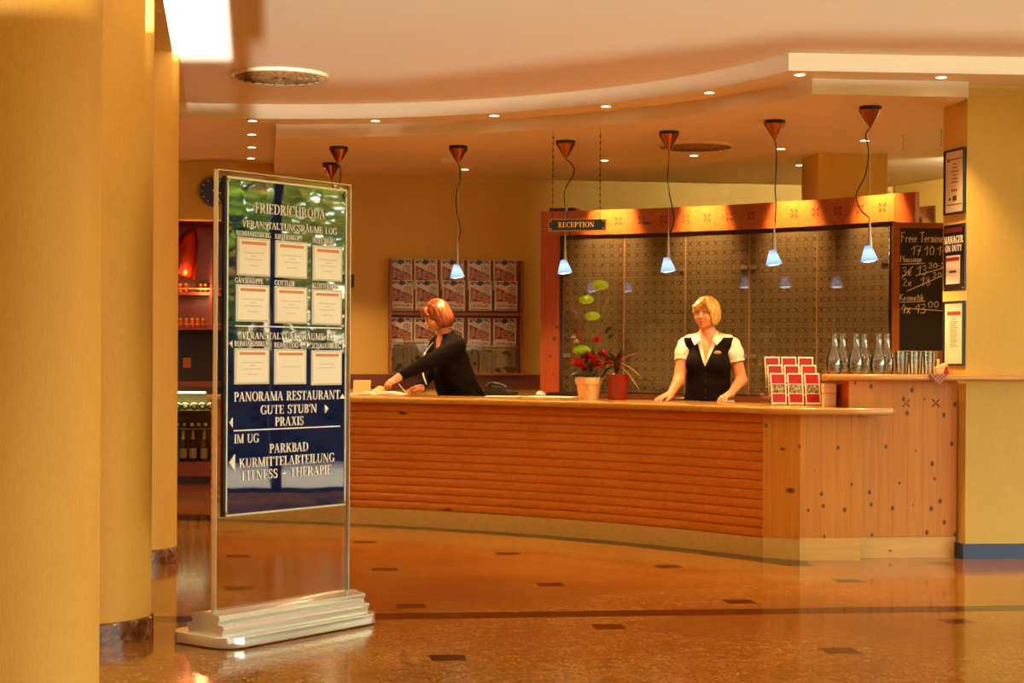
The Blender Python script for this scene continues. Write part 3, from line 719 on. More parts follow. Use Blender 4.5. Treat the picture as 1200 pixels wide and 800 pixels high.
# ------------------------------------------------------------------ roman lettering
T_, N_, H_, S_ = .16, .055, .04, .075
def gl_rect(x0, y0, x1, y1): return [(x0, y0), (x1, y0), (x1, y1), (x0, y1)]
def stem(x, w=T_, y0=0, y1=1, bot=True, top=True):
    r = [gl_rect(x, y0, x+w, y1)]
    if bot: r.append(gl_rect(x-S_, y0, x+w+S_, y0+H_))
    if top: r.append(gl_rect(x-S_, y1-H_, x+w+S_, y1))
    return r
def diag(x0, y0, x1, y1, w): return [[(x0, y0), (x0+w, y0), (x1+w, y1), (x1, y1)]]
def ser(x, y, w=.28): return [gl_rect(x-w/2, y, x+w/2, y+H_)]
def ring(cx, cy, rx, ry, a0, a1, wt=T_, wn=N_, n=18):
    out = []
    for i in range(n):
        q = []
        for t, k in ((i, 0), (i+1, 0), (i+1, 1), (i, 1)):
            a = math.radians(a0+(a1-a0)*t/n); q.append((cx+(rx-k*wt)*math.cos(a), cy+(ry-k*wn)*math.sin(a)))
        out.append(q)
    return out
def mk_glyphs():
    G = {}
    A = diag(.03, 0, .33, 1, N_)+diag(.56, 0, .27, 1, T_)+[gl_rect(.16, .3, .6, .36)]+ser(.08, 0, .24)+ser(.64, 0, .3)
    G['A'] = (.8, A)
    G['Ä'] = (.8, A+[gl_rect(.14, 1.08, .27, 1.2), gl_rect(.45, 1.08, .58, 1.2)])
    G['B'] = (.68, stem(.08)+[gl_rect(.2, .96, .36, 1), gl_rect(.2, .5, .36, .55), gl_rect(.2, 0, .36, .04)]+ring(.34, .745, .25, .255, -90, 90)+ring(.34, .27, .3, .27, -90, 90))
    G['C'] = (.78, ring(.44, .5, .42, .52, 42, 318)+[gl_rect(.70, .66, .74, .98), gl_rect(.70, .1, .74, .2)])
    G['D'] = (.84, stem(.08)+[gl_rect(.2, .955, .36, 1), gl_rect(.2, 0, .36, .045)]+ring(.34, .5, .46, .5, -90, 90))
    G['E'] = (.66, stem(.08)+[gl_rect(.2, .955, .58, 1), gl_rect(.2, .48, .46, .53), gl_rect(.2, 0, .6, .045), gl_rect(.545, .76, .59, 1), gl_rect(.57, 0, .615, .25), gl_rect(.43, .4, .47, .62)])
    G['F'] = (.62, stem(.08)+[gl_rect(.2, .955, .58, 1), gl_rect(.2, .48, .46, .53), gl_rect(.545, .76, .59, 1), gl_rect(.43, .4, .47, .62)])
    G['G'] = (.84, ring(.44, .5, .42, .52, 42, 330)+[gl_rect(.70, .68, .74, .98), gl_rect(.62, .05, .78, .42), gl_rect(.54, .40, .84, .44)])
    G['H'] = (.9, stem(.08)+stem(.62)+[gl_rect(.2, .48, .66, .53)])
    G['I'] = (.34, stem(.09))
    G['K'] = (.84, stem(.08)+diag(.22, .4, .6, 1, N_+.02)+diag(.6, 0, .3, .55, T_+.02)+ser(.63, .96, .24)+ser(.7, 0, .3))
    G['L'] = (.64, stem(.08)+[gl_rect(.2, 0, .6, .045), gl_rect(.565, 0, .61, .28)])
    G['M'] = (1.04, stem(.1, N_, top=False)+stem(.78)+diag(.46, 0, .06, 1, T_)+diag(.5, 0, .82, 1, N_)+ser(.1, .96, .22))
    G['N'] = (.88, stem(.1, N_, top=False)+stem(.7, N_, bot=False)+diag(.62, 0, .06, 1, T_)+ser(.1, .96, .22))
    G['O'] = (.86, ring(.43, .5, .41, .52, 0, 360, n=30))
    P_ = stem(.08)+[gl_rect(.2, .955, .36, 1), gl_rect(.2, .44, .36, .485)]+ring(.34, .72, .28, .28, -90, 90)
    G['P'] = (.66, P_)
    G['R'] = (.78, P_+diag(.56, 0, .3, .46, T_+.02)+ser(.66, 0, .26))
    G['S'] = (.62, ring(.32, .745, .26, .275, 35, 255, .14)+ring(.3, .265, .28, .285, 75, -145, .14)+[gl_rect(.5, .7, .54, .98), gl_rect(.05, .02, .09, .3)]+diag(.36, .42, .2, .58, .2))
    G['T'] = (.76, stem(.3, top=False)+[gl_rect(.03, .955, .73, 1), gl_rect(.02, .74, .065, 1), gl_rect(.695, .74, .74, 1)])
    G['U'] = (.84, stem(.08, y0=.3, bot=False)+stem(.66, N_, .3, 1, False)+ring(.395, .32, .315, .34, 180, 360, .12, .07))
    G['V'] = (.78, diag(.3, 0, .06, 1, T_)+diag(.38, 0, .62, 1, N_)+ser(.12, .96)+ser(.65, .96, .24))
    G['X'] = (.78, diag(.54, 0, .08, 1, T_)+diag(.1, 0, .58, 1, N_)+ser(.14, .96)+ser(.62, .96, .22)+ser(.12, 0, .22)+ser(.62, 0))
    G['Y'] = (.76, stem(.3, y1=.45, top=False)+diag(.3, .42, .05, 1, T_)+diag(.4, .42, .62, 1, N_)+ser(.12, .96)+ser(.65, .96, .24))
    G['1'] = (.4, stem(.12, top=False)+diag(.06, .8, .14, 1, .1)); G['.'] = (.22, [gl_rect(.05, 0, .18, .13)]); G["'"] = (.2, [gl_rect(.06, .7, .14, 1)])
    G['+'] = (.7, [gl_rect(.1, .4, .6, .48), gl_rect(.31, .18, .39, .7)]); G[' '] = (.4, [])
    return G
GL = mk_glyphs()
def letter(b, txt, x0, x1, z, h, f, gap=.06, th=0.003):
    """f maps (x, z, depth) to 3-D; the line fills x0..x1"""
    n = sum(GL[c][0]+gap for c in txt)-gap; k = (x1-x0)/n; x = x0
    for c in txt:
        w, polys = GL[c]
        for i, q in enumerate(polys):
            e = th+0.00004*(i % 5)
            vs = [f(x+p[0]*k, z+p[1]*h, 0) for p in q]+[f(x+p[0]*k, z+p[1]*h, e) for p in q]; m = len(q)
            b.raw(vs, [list(range(m))[::-1], list(range(m, 2*m))]+[(j, (j+1) % m, m+(j+1) % m, m+j) for j in range(m)])
        x += (w+gap)*k
cream = plain('cream_lettering', 'fdf8ea', 0.4, var=.01)

# MANAGER ON DUTY plaque
o = on_return('wall_plaque', 'black plaque reading MANAGER ON DUTY between the two framed sheets', 'sign', 1.757, 2.194); h = 0.437
MB().box(0.01, RL-0.004, -0.014, -0.004, 0, h, None, 0.002).make('plate', plain('plaque_black', '17120f', 0.2), o)
b = MB()
for x in (0.022, RL-0.018):
    for z in (0.015, h-0.015): b.cyl((x, -0.02, z), (x, -0.001, z), 0.007)
b.make('stud', M['steel'], o)
b = MB(); f = lambda x, z, d: Vector((x, -0.0145-d, z))
letter(b, 'MANAGER', 0.025, RL-0.02, h*.71, 0.05, f, .05); letter(b, 'ON DUTY', 0.04, RL-0.035, h*.59, 0.043, f, .05); b.make('lettering', cream, o)
MB().box(0.03, RL-0.03, -0.0155, -0.013, h*.88, h*.95).make('red_band', plain('dark_red', '7a1c14', 0.4), o)
c = MB().box(0.055, RL-0.06, -0.018, -0.0135, h*.1, h*.53).make('name_card', M['white'], o)
b = MB(); b.box(0.06, RL-0.065, -0.0195, -0.0175, h*.45, h*.5); b.make('red_heading', redp, c)
b = MB(); b.box(0.1, 0.19, -0.0195, -0.0175, h*.27, h*.30); b.make('name_line', dkp, c)

# ------------------------------------------------------------------ directory stand
SA = math.atan2(0.70, 0.534)
sign = thing('directory_stand', (-1.346, 7.75, 0), 'tall free-standing clear glass directory board on a polished metal foot', 'sign', None, SA)
SW = 0.88
base = MB(); pts = []
for cx, cy, a0 in ((0.83, 0.10, 0), (0.0, 0.10, 90), (0.0, -0.10, 180), (0.83, -0.10, 270)):
    r = 0.10 if cx > 0.5 else 0.11
    if cx > 0.5: cx += 0.0
    for k in range(9):
        a = math.radians(a0+90*k/8); pts.append((cx+r*math.cos(a), cy+r*math.sin(a)))
q = slab(pts, 0.004, 0.055, 0.006); q.make('base_plate', M['chrome'], sign, True)
def moulding(b, x0, x1, prof):
    full = prof+[(-y, z) for y, z in prof[::-1]]; m = len(full)
    vs = [(x0, y, z) for y, z in full]+[(x1, y, z) for y, z in full]
    b.raw(vs, [list(range(m)), list(range(m, 2*m))[::-1]]+[(i, m+i, m+(i+1) % m, (i+1) % m) for i in range(m)])
b = MB()
pr = [(0.11, 0.055), (0.113, 0.066), (0.12, 0.074), (0.122, 0.084), (0.116, 0.092), (0.104, 0.096), (0.09, 0.096), (0.084, 0.1), (0.084, 0.112), (0.092, 0.118), (0.094, 0.128), (0.088, 0.138), (0.07, 0.142), (0.04, 0.144), (0.03, 0.15), (0.018, 0.15)]
moulding(b, -0.055, 0.915, pr); b.make('moulded_foot', M['chrome'], sign, True)
glassm = clearglass('thick_acrylic', (0.97, 0.96, 0.92), 0.0, 0.12)
MB().box(0, SW, -0.012, 0.012, 0.145, 2.15).make('glass_panel', glassm, sign)
em = plain('bright_polished_glass_edge', 'f0ead8', 0.15, 0.6)
b = MB(); b.box(-0.004, 0.0, -0.013, 0.013, 0.145, 2.152); b.box(SW, SW+0.004, -0.013, 0.013, 0.145, 2.152); b.box(0, SW, -0.013, 0.013, 2.15, 2.154); b.make('polished_edge', em, sign)
SM = Matrix.Translation(sign.location) @ Matrix.Rotation(SA, 4, 'Z'); SI = SM.inverted(); SN = SM.to_3x3() @ Vector((0, -1, 0))
FACE = -0.034
def sgn(px, py):
    q = P(px, py, 10)-EYE; t = (SM @ Vector((0, FACE, 0))-EYE).dot(SN)/q.dot(SN); l = SI @ (EYE+q*t); return l.x, l.z
xl = sgn(265, 400)[0]; xr = sgn(405.5, 400)[0]; zt = sgn(266, 206)[1]; zb = sgn(263, 605.5)[1]
def navy():
    t = NT('mirror_gloss_navy_panel')
    d = t.n('ShaderNodeBsdfDiffuse', {0: hexc('0f1d4c')}).outputs[0]; g = t.n('ShaderNodeBsdfGlossy', {0: (.9, .92, .95), 'Roughness': 0.02, 'Normal': t.bump(t.noise(t.mapped((1, 1, .6)), 5, 2), 0.02, 0.02)}).outputs[0]
    return t.done(t.n('ShaderNodeMixShader', {0: 0.22, 1: d, 2: g}).outputs[0])
MB().box(xl+0.008, xr-0.008, FACE, -0.0135, zb+0.008, zt-0.008).make('sign_panel', navy(), sign)
b = MB(); t = 0.009
b.box(xl, xr, FACE-0.003, -0.0135, zb, zb+t); b.box(xl, xr, FACE-0.003, -0.0135, zt-t, zt); b.box(xl, xl+t, FACE-0.003, -0.0135, zb+t, zt-t); b.box(xr-t, xr, FACE-0.003, -0.0135, zb+t, zt-t)
b.make('panel_frame', plain('silver_frame', 'e8dfc8', 0.3, 0.5), sign)
b = MB(); b.box(xl-0.012, xl-0.001, FACE, -0.0135, zb, zt); b.make('panel_side', M['black'], sign)
for px, py in ((267.5, 210), (404.5, 229), (264.5, 601.5), (402.5, 588.5)):
    x, z = sgn(px, py); MB().cyl((x, FACE-0.007, z), (x, FACE-0.001, z), 0.008).make('screw', M['brass'], sign, True)
fs = lambda x, z, d: Vector((x, FACE-0.0004-d, z))
LINES = [('FRIEDRICHRODA', 298.5, 248, 380.5, 258, 12), ('VERANSTALTUNGSRÄUME 1.OG', 283.5, 266, 394.5, 274.8, 8.2),
 ('REINHARDSBERG', 276.5, 276, 317, 278.5, 6), ('KIEFERNKOPF', 322, 279, 354, 283, 6), ('INSELSBERG', 366, 284, 392, 287, 6),
 ('GÄNSEKUPPE', 275, 331, 308, 333, 6.2), ('GOTTLOB', 321.5, 334, 345, 335.5, 6.2), ('KLOSTERBERG', 365.5, 337.5, 397, 339, 6.2),
 ('VERANSTALTUNGSRÄUME EG', 283, 396.5, 391.5, 398.8, 8), ('REINHARDSBRUNN', 274.5, 405.3, 318, 406, 6.2), ('RENNSTEIG', 321, 407, 349, 407.5, 6.2), ('SCHAUENBURG', 365, 408, 398.5, 408.3, 6.2),
 ('PANORAMA RESTAURANT', 274, 470, 398, 467.7, 11.2), ("GUTE STUB'N", 305, 485, 371, 483.5, 10.5), ('PRAXIS', 322, 499, 355.5, 497.8, 10.5),
 ('IM UG', 274, 519.5, 303, 518, 10.6), ('PARKBAD', 315.5, 530.5, 361, 528.5, 10.8), ('KURMITTELABTEILUNG', 280, 547.7, 391.5, 541, 11), ('FITNESS + THERAPIE', 283, 562, 388, 555.5, 11)]
for txt, ax, ay, bx, by, hp in LINES:
    x0, za = sgn(ax, ay); x1, zb_ = sgn(bx, by); _, zt_ = sgn(ax, ay-hp); b = MB()
    letter(b, txt, x0, x1, (za+zb_)/2, zt_-za, fs, .05); b.make('lettering', cream, sign)
b = MB()
for p0, p1 in (((275.6, 380.8), (400, 385.3)), ((273.7, 503.4), (398, 500.2))):
    x0, za = sgn(*p0); x1, zb_ = sgn(*p1); z = (za+zb_)/2; b.box(x0, x1, FACE-0.003, FACE-0.0002, z-0.003, z+0.003)
b.make('divider_line', cream, sign)
for pts in (((268.5, 402.5), (272, 398.5), (272, 407)), ((359, 399.5), (359, 408), (362.5, 404)), ((401, 401), (401, 409), (404.5, 405.3)),
            ((398, 467), (404, 466.8), (401, 461.5)), ((380.5, 474), (380.5, 484), (384.5, 478.5)), ((268.5, 495), (272.3, 489), (272.3, 501)), ((268, 542), (275, 532), (275, 552.5))):
    b = MB(); q = [sgn(*p) for p in pts]; vs = [fs(x, z, 0) for x, z in q]+[fs(x, z, .003) for x, z in q]
    b.raw(vs, [(2, 1, 0), (3, 4, 5), (0, 1, 4, 3), (1, 2, 5, 4), (2, 0, 3, 5)]); b.make('arrow', cream, sign)
def card_mat(lines, name):
    t = NT(name); sp = t.n('ShaderNodeSeparateXYZ', {0: t.coord('Generated')}); X, Z = sp.outputs[0], sp.outputs[2]
    def box(x0, x1, z0, z1):
        return t.math('MULTIPLY', t.math('LESS_THAN', t.math('ABSOLUTE', t.math('SUBTRACT', X, (x0+x1)/2)), (x1-x0)/2), t.math('LESS_THAN', t.math('ABSOLUTE', t.math('SUBTRACT', Z, (z0+z1)/2)), (z1-z0)/2))
    col = t.mix(box(.08, .92, .86, .95), hexc('faf0da'), hexc('dd8a5a'))
    nz = t.math('GREATER_THAN', t.noise(t.mapped((160, 1, 160), 'Generated'), 1, 2), 0.45)
    for x0, x1, z in lines: col = t.mix(t.math('MULTIPLY', t.math('MULTIPLY', box(x0, x1, z-.015, z+.015), nz), .5), col, hexc('a08c6c'))
    return t.done(t.pbr(col, 0.5))
cards = [card_mat([(.15, .85, .62), (.4, .6, .52), (.22, .78, .42), (.33, .67, .25)], 'printed_card_a'), card_mat([(.18, .82, .5)], 'printed_card_b'), card_mat([(.25, .75, .62), (.2, .8, .5)], 'printed_card_c')]
hold = plain('frosted_card_holder', 'ddd5be', 0.25)
HOLD = [((277, 277.5, 316, 280), 322.5), ((322, 281.5, 359.5, 284), 325), ((365.5, 287, 400.5, 289.5), 328.5),
        ((275.5, 332.5, 315, 334.5), 376.5), ((321, 335, 359.5, 337), 378.5), ((364.5, 338.5, 400, 340), 380.5),
        ((274, 407.5, 315, 408.5), 450.5), ((320.5, 408.5, 358.5, 409), 450.5), ((364, 410, 400, 410.5), 451.5)]
for i, ((ax, ay, bx, by), yb_) in enumerate(HOLD):
    x0, za = sgn(ax, ay); x1, zb_ = sgn(bx, by); zt_ = (za+zb_)/2; z0_ = sgn(ax, yb_)[1]
    hd = MB().box(x0, x1, FACE-0.006, FACE-0.0003, z0_, zt_, None, 0.003).make('card_holder', hold, sign)
    MB().box(x0+.012, x1-.012, FACE-0.0075, FACE-0.0055, z0_+.01, zt_-.01).make('room_card', cards[1 if i == 7 else 2 if i == 8 else 0], hd)

# RECEPTION sign hanging on two chains
p0, p1 = P(643, 271, 12.69), P(710, 268.5, 12.58)
rs = thing('hanging_sign', p0, 'small black RECEPTION sign hanging on two chains above the counter', 'sign', None, math.atan2(p1.y-p0.y, p1.x-p0.x))
rw = math.hypot(p1.x-p0.x, p1.y-p0.y); rh = 0.088; rt = (p1.z-p0.z)*0
MB().box(0, rw, -0.012, 0.012, 0, rh, None, 0.002).make('board', plain('sign_black', '15100c', 0.3), rs)
b = MB(); t = 0.005
b.box(0, rw, -0.0145, -0.012, 0, t); b.box(0, rw, -0.0145, -0.012, rh-t, rh); b.box(0, t, -0.0145, -0.012, t, rh-t); b.box(rw-t, rw, -0.0145, -0.012, t, rh-t); b.make('brass_rim', M['brass'], rs)
b = MB()
for x in (0.018, rw-0.018):
    for z in (0.016, rh-0.016): b.cyl((x, -0.017, z), (x, -0.012, z), 0.006)
b.make('rivets', M['brass'], rs)
b = MB(); letter(b, 'RECEPTION', 0.075, rw-0.085, 0.027, 0.038, lambda x, z, d: Vector((x, -0.0123-d, z)), .07); b.make('lettering', plain('gold_lettering', 'd9b878', 0.4), rs)
for x in (0.03, rw-0.045):
    b = MB(); z = rh; k = 0; zc = 2.99-p0.z
    b.cyl((x, 0, rh-.002), (x, 0, zc), 0.0012, n=5)
    while z < zc-0.02:
        if k % 2: b.box(x-.0045, x+.0045, -.0015, .0015, z, z+.018)
        else: b.box(x-.0015, x+.0015, -.0045, .0045, z, z+.018)
        z += .024; k += 1
    b.make('chain', plain('dark_chain', '5a4326', 0.4, 0.8), rs)
# ------------------------------------------------------------------ pendant lamps
def shade_mat():
    t = NT('lit_blue_glass_shade'); sp = t.n('ShaderNodeSeparateXYZ', {0: t.coord('Generated')})
    col = t.ramp(sp.outputs[2], [(0.0, hexc('5f94ee')), (0.3, hexc('b4d4fb')), (0.65, hexc('e2f0ff')), (1.0, hexc('7fa6e6'))])
    e = t.n('ShaderNodeEmission', {0: col, 1: 1.25}).outputs[0]; tr = t.n('ShaderNodeBsdfTranslucent', {0: (.5, .7, 1)}).outputs[0]
    g = t.n('ShaderNodeBsdfGlossy', {0: (1, 1, 1), 'Roughness': .1}).outputs[0]
    m = t.n('ShaderNodeMixShader', {0: .45, 1: e, 2: tr}).outputs[0]
    return t.done(t.n('ShaderNodeMixShader', {0: .05, 1: m, 2: g}).outputs[0])
M['shade'] = shade_mat()
M['bulb'] = emit('white_hot_bulb', (1.0, 0.93, 0.82), 5.0)
copper = plain('copper_brown_steel', '9a6238', 0.25, 1.0); cordm = plain('black_cord', '0c0a0a', 0.6)
PEND = [(397, 172, None, 0), (388, 191, None, 0), (537, 171, 325, 0), (663, 165, 320, 1), (784, 154, 318, 2), (908, 141, 310, 3), (1020, 125, 306, 4)]
CORD = {0: [(.012, .95), (.016, .8), (-.012, .62), (-.008, .4), (.02, .18), (.004, .02)], 1: [(.05, .93), (.065, .82), (-.005, .6), (.0, .4), (.03, .12), (.035, .0)],
        2: [(.0, .9), (-.006, .7), (.005, .5), (.04, .22), (.03, .1), (.004, .0)], 3: [(.01, .92), (.012, .7), (.006, .45), (.012, .25), (.004, .02)], 4: [(-.03, .92), (-.01, .75), (-.03, .5), (-.09, .28), (-.06, .12), (.0, .03)]}
plab = ['nearer of two pendant lamps mostly hidden behind the glass directory', 'farther of two pendant lamps mostly hidden behind the glass directory',
        'blue glass pendant lamp hanging in front of the magazine rack', 'blue glass pendant lamp hanging right behind the RECEPTION sign', 'blue glass pendant lamp with straight cord, hanging left of the blonde receptionist',
        'blue glass pendant lamp hanging above the red brochure stand', 'rightmost blue glass pendant lamp, nearest the blackboard, its cord bowed to the left']
for i, (px, py, pb_, kind) in enumerate(PEND):
    top = Zp(px, py, 2.99); zb = P(px, pb_ or 318, top.y).z
    o = thing('pendant_lamp', (top.x, top.y, zb), plab[i], 'lamp', 'pendant lamps over the counter'); L = 2.99-zb
    MB().lathe([(0.0, L-0.0245), (0.075, L-0.024), (0.075, L-0.001), (0.0, L-0.001)], (0, 0, 0), 24).make('mount', M['black'], o, True)
    MB().lathe([(0.004, L-0.145), (0.074, L-0.034), (0.08, L-0.026), (0.0, L-0.024)], (0, 0, 0), 24).make('canopy', copper, o, True)
    cs = CORD[kind]; z0, z1 = 0.27, L-0.14
    ctl = [Vector((0, 0, z1))]+[Vector((x, 0.004, z0+(z1-z0)*f)) for x, f in cs]+[Vector((0, 0, z0))]
    ctl = [ctl[0]]+ctl+[ctl[-1]]; pts = []
    for j in range(1, len(ctl)-2):
        for k in range(7):
            t = k/7; a, b_, c, d = ctl[j-1:j+3]
            pts.append(0.5*((2*b_)+(c-a)*t+(2*a-5*b_+4*c-d)*t*t+(3*b_-a-3*c+d)*t**3))
    MB().tube(pts+[ctl[-1]], 0.0042, 6).make('cord', cordm, o, True)
    MB().cyl((0, 0, 0.26), (0, 0, L-0.14), 0.0012, n=5).make('wire', M['steel'], o)
    MB().lathe([(0.0, 0.30), (0.005, 0.30), (0.009, 0.20), (0.017, 0.10), (0.017, 0.095), (0, 0.095)], (0, 0, 0), 16).make('stem', M['steel'], o, True)
    Q = Matrix.Rotation(math.radians(-7), 3, 'Y')
    MB().lathe([(0.021, 0.105), (0.024, 0.10), (0.058, 0.004), (0.0605, 0.0), (0.056, 0.004), (0.022, 0.096)], (0, 0, 0), 28, Q).make('lamp_shade', M['shade'], o, True)
    MB().lathe([(0, 0.075), (0.02, 0.068), (0.046, 0.014), (0.05, 0.003), (0.03, -0.004), (0, -0.006)], (0, 0, 0), 20, Q).make('bulb', M['bulb'], o, True)
    light('pendant_glow', 'SPOT', (top.x, top.y, zb-0.012), 34, LAMP, target=(top.x, top.y, 0), spot_size=2.85, spot_blend=0.3, shadow_soft_size=0.012)

# ------------------------------------------------------------------ ceiling lights, vents, detector
rim = plain('white_spot_rim', 'e8d8b4', 0.4)
def downlight(p, label, e, tgt=None, size=1.5, blend=.7, group='recessed ceiling spotlights', col=LAMP):
    o = thing('ceiling_light', p, label, 'ceiling light', group)
    MB().lathe([(0.034, -0.002), (0.034, -0.006), (0.043, -0.006), (0.045, 0.0), (0.034, 0.0)], (0, 0, 0), 24).make('rim', rim, o, True)
    MB().lathe([(0, -0.004), (0.032, -0.004), (0.032, 0.0), (0, 0.0)], (0, 0, 0), 20).make('bulb', M['lampglow'], o, True)
    if e: light('downlight', 'SPOT', (p[0], p[1], p[2]-0.012), e, col, target=tgt or (p[0], p[1], 0), spot_size=size, spot_blend=blend, shadow_soft_size=0.03)
ordn = ['first', 'second', 'third', 'fourth', 'fifth', 'sixth', 'seventh']
for i, (px, py) in enumerate([(440, 141), (579, 135), (710, 124), (831, 108), (937, 87), (1103, 90)]):
    p = Zp(px, py, 3.089); downlight(p, 'round ceiling spotlight on the curved outer step, %s from the left' % ordn[i], 150)
for i, (px, py) in enumerate([(296, 141), (295, 157), (295, 172), (294, 185)]):
    p = Zp(px, py, 3.089); downlight(p, 'round ceiling spotlight in the short row above the wall clock, %s from the viewer' % ordn[i], 70)
for i, px in enumerate((707, 812, 914, 1012)):
    (x, y), a = cab(px, -0.20); n = Vector((math.cos(a), math.sin(a), 0))
    downlight(Vector((x, y, 2.989)), 'round ceiling spotlight washing the pine header beam, %s from the left' % ordn[i], 330, tgt=(x+n.x*0.22, y+n.y*0.22, 2.40), size=1.0, blend=.8)
p = Zp(937, 193, 2.989); downlight(p, 'ceiling spotlight far back beside the square yellow pier', 8)
p = Zp(545, 198, 2.989); downlight(p, 'ceiling spotlight at the back above the magazine rack', 14)

downlight(Vector((3.95, 14.1, 2.989)), 'added unseen fill light behind the yellow wall, brightening the rear corner', 330, tgt=(3.6, 16.6, 2.5), size=2.2, col=FILL_COL)  # out-of-sight lamp added to brighten the corner behind the pier
downlight(Vector((1.6, 5.9, 3.199)), 'added unseen fill light above the picture, aimed at the glass directory', 130, tgt=(-1.05, 8.1, 1.1), size=.42, blend=.6, group='added lobby fill lights', col=FILL_COL)  # out-of-view lamp added to brighten the directory's cards and lettering
k = 0
for yy0 in (2.4, 5.0, 7.6):  # out-of-view lamps added to lift floor and counter front
    for xx0 in (0.5, 2.6, 4.8):
        downlight(Vector((xx0, yy0, 3.199)), 'added unseen lobby fill light above the picture, %s row from the entrance, %s from the columns' % (ordn[k//3], ordn[k % 3]), 62, size=2.3, blend=.8, col=FILL_COL, group='added lobby fill lights'); k += 1

bronze = plain('bronze_grille', '9a7448', .4)
def vent(p, r, label):
    o = thing('ceiling_vent', p, label, 'vent', 'round ceiling vents')
    MB().lathe([(r*.93, -0.004), (r*.95, -0.022), (r, -0.018), (r*1.02, 0), (r*.93, 0)], (0, 0, 0), 48).make('rim', rim, o, True)
    MB().lathe([(0, -0.0025), (r*.94, -0.0025), (r*.94, 0), (0, 0)], (0, 0, 0), 48).make('cavity', M['dark'], o)
    for k in range(6):
        rr = r*(.06+.145*k)
        MB().lathe([(rr, -0.024), (rr+r*.055, -0.014), (rr+r*.055, -0.011), (rr, -0.021), (rr, -0.024)], (0, 0, 0), 48).make('louvre_ring', bronze, o, True)
    for k in range(24):
        a = k*PI/12; Q = Matrix.Rotation(a, 4, 'Z'); MB().box(r*.08, r*.94, -.006, .006, -.022, -.006, Q).make('spoke', bronze, o)
vent(Zp(328, 88, 3.199), .325, 'large round ceiling vent on the main ceiling near the sunlit patch')
vent(Zp(815, 170, 2.989), .30, 'round ceiling vent in the lowered ceiling over the counter')
p = Zp(524, 184, 2.989); o = thing('smoke_detector', p, 'white round smoke detector on the lowered ceiling', 'smoke detector')
MB().lathe([(.05, 0), (.05, -.018), (.06, -.02)][::-1], (0, 0, 0), 24).make('base', M['whitep'], o, True)
MB().lathe([(0, -.052), (.035, -.05), (.055, -.036), (.06, -.02), (0, -.02)], (0, 0, 0), 24).make('cap', M['whitep'], o, True)
for px, py, l in ((1058, 158, 'short loose chain hanging from the ceiling left of the certificate, left one'), (1103, 152, 'short loose chain hanging from the ceiling left of the certificate, right one')):
    p = Zp(px, py, 2.989); o = thing('ceiling_chain', p, l, 'chain', 'loose ceiling chains'); b = MB()
    for k in range(5): b.ball((0.003*(k % 2), 0, -.015-.024*k), (.005, .005, .012), 8)
    b.make('links', M['steel'], o, True); MB().cyl((0, 0, -.004), (0, 0, 0), .012).make('hook_plate', M['steel'], o)

# ------------------------------------------------------------------ clock, switch
cy = wallY(-2.79)-0.004; co = thing('wall_clock', (P(251, 224, cy).x, cy, P(251, 224, cy).z), 'round black wall clock above the bar recess', 'clock', None, math.radians(8))
RX = Matrix.Rotation(PI/2, 3, 'X')
MB().lathe([(.132, .0), (.142, .0), (.145, .03), (.138, .04), (.13, .032)], (0, 0, 0), 40, RX).make('rim', M['steel'], co, True)
MB().lathe([(0, .0), (.134, .0), (.134, .024), (0, .024)], (0, 0, 0), 40, RX).make('dial', M['black'], co)
b = MB()
for k in range(12):
    Q = Matrix.Rotation(k*PI/6, 4, 'Y'); b.box(-.004, .004, -.0265, -.0235, .1, .118, Q)
b.make('hour_marks', M['white'], co)
for a, L, n in ((1.9, .07, 'hour_hand'), (2.6, .1, 'minute_hand')): MB().box(-.004, .004, -.028, -.0265, -.015, L, Matrix.Rotation(a, 4, 'Y')).make(n, M['white'], co)
yy_ = wallY(-1.53); p = P(410, 329, yy_); o = thing('wall_switch', (p.x, yy_-0.001, p.z), 'small dark wall control beside the right edge of the glass directory', 'switch', None, math.radians(8))
MB().box(-.04, .04, -.014, 0, -.06, .06, None, .004).make('plate', plain('brown_plastic', '4a2a16', .4), o); MB().box(-.015, .015, -.022, -.013, -.03, .03, None, .003).make('rocker', M['black'], o)

# ------------------------------------------------------------------ magazine rack
wa = math.atan(0.141); xr0 = P(455, 400, 16.1).x; yr0 = wallY(xr0)
rk = thing('magazine_rack', (xr0, yr0, 1.12), 'wooden wall rack full of magazines behind the leaning receptionist', 'rack', None, wa)
pr0 = P(610, 400, wallY(.08)); rw_ = math.hypot(pr0.x-xr0, wallY(pr0.x)-yr0); rh_ = P(500, 304, 16.15).z-1.12
MB().box(0, rw_, -.02, -.004, 0, rh_).make('back_panel', M['rack'], rk)
MB().box(-.002, .022, -.14, -.004, 0, rh_).make('side_panel', M['rack'], rk); MB().box(rw_-.022, rw_+.002, -.14, -.004, 0, rh_-.01).make('side_panel', M['rack'], rk)
MB().box(.022, rw_-.022, -.14, -.02, 0, .025).make('bottom_shelf', M['rack'], rk)
zs = P(540, 367, 16.1).z-1.12
MB().box(.022, rw_-.022, -.14, -.02, zs-.02, zs+.005).make('shelf', M['rack'], rk)
MB().box(.022, rw_-.022, -.065, -.06, zs+.03, zs+.045).make('retaining_bar', M['rack'], rk)
RKM = Matrix.Translation(rk.location) @ Matrix.Rotation(wa, 4, 'Z'); RKI = RKM.inverted()
def on_rack(px, py, dep=.06):
    q = P(px, py, 10)-EYE; n = RKM.to_3x3() @ Vector((0, 1, 0)); t = (RKM @ Vector((0, -dep, 0))-EYE).dot(n)/q.dot(n); l = RKI @ (EYE+q*t); return l.x, l.z
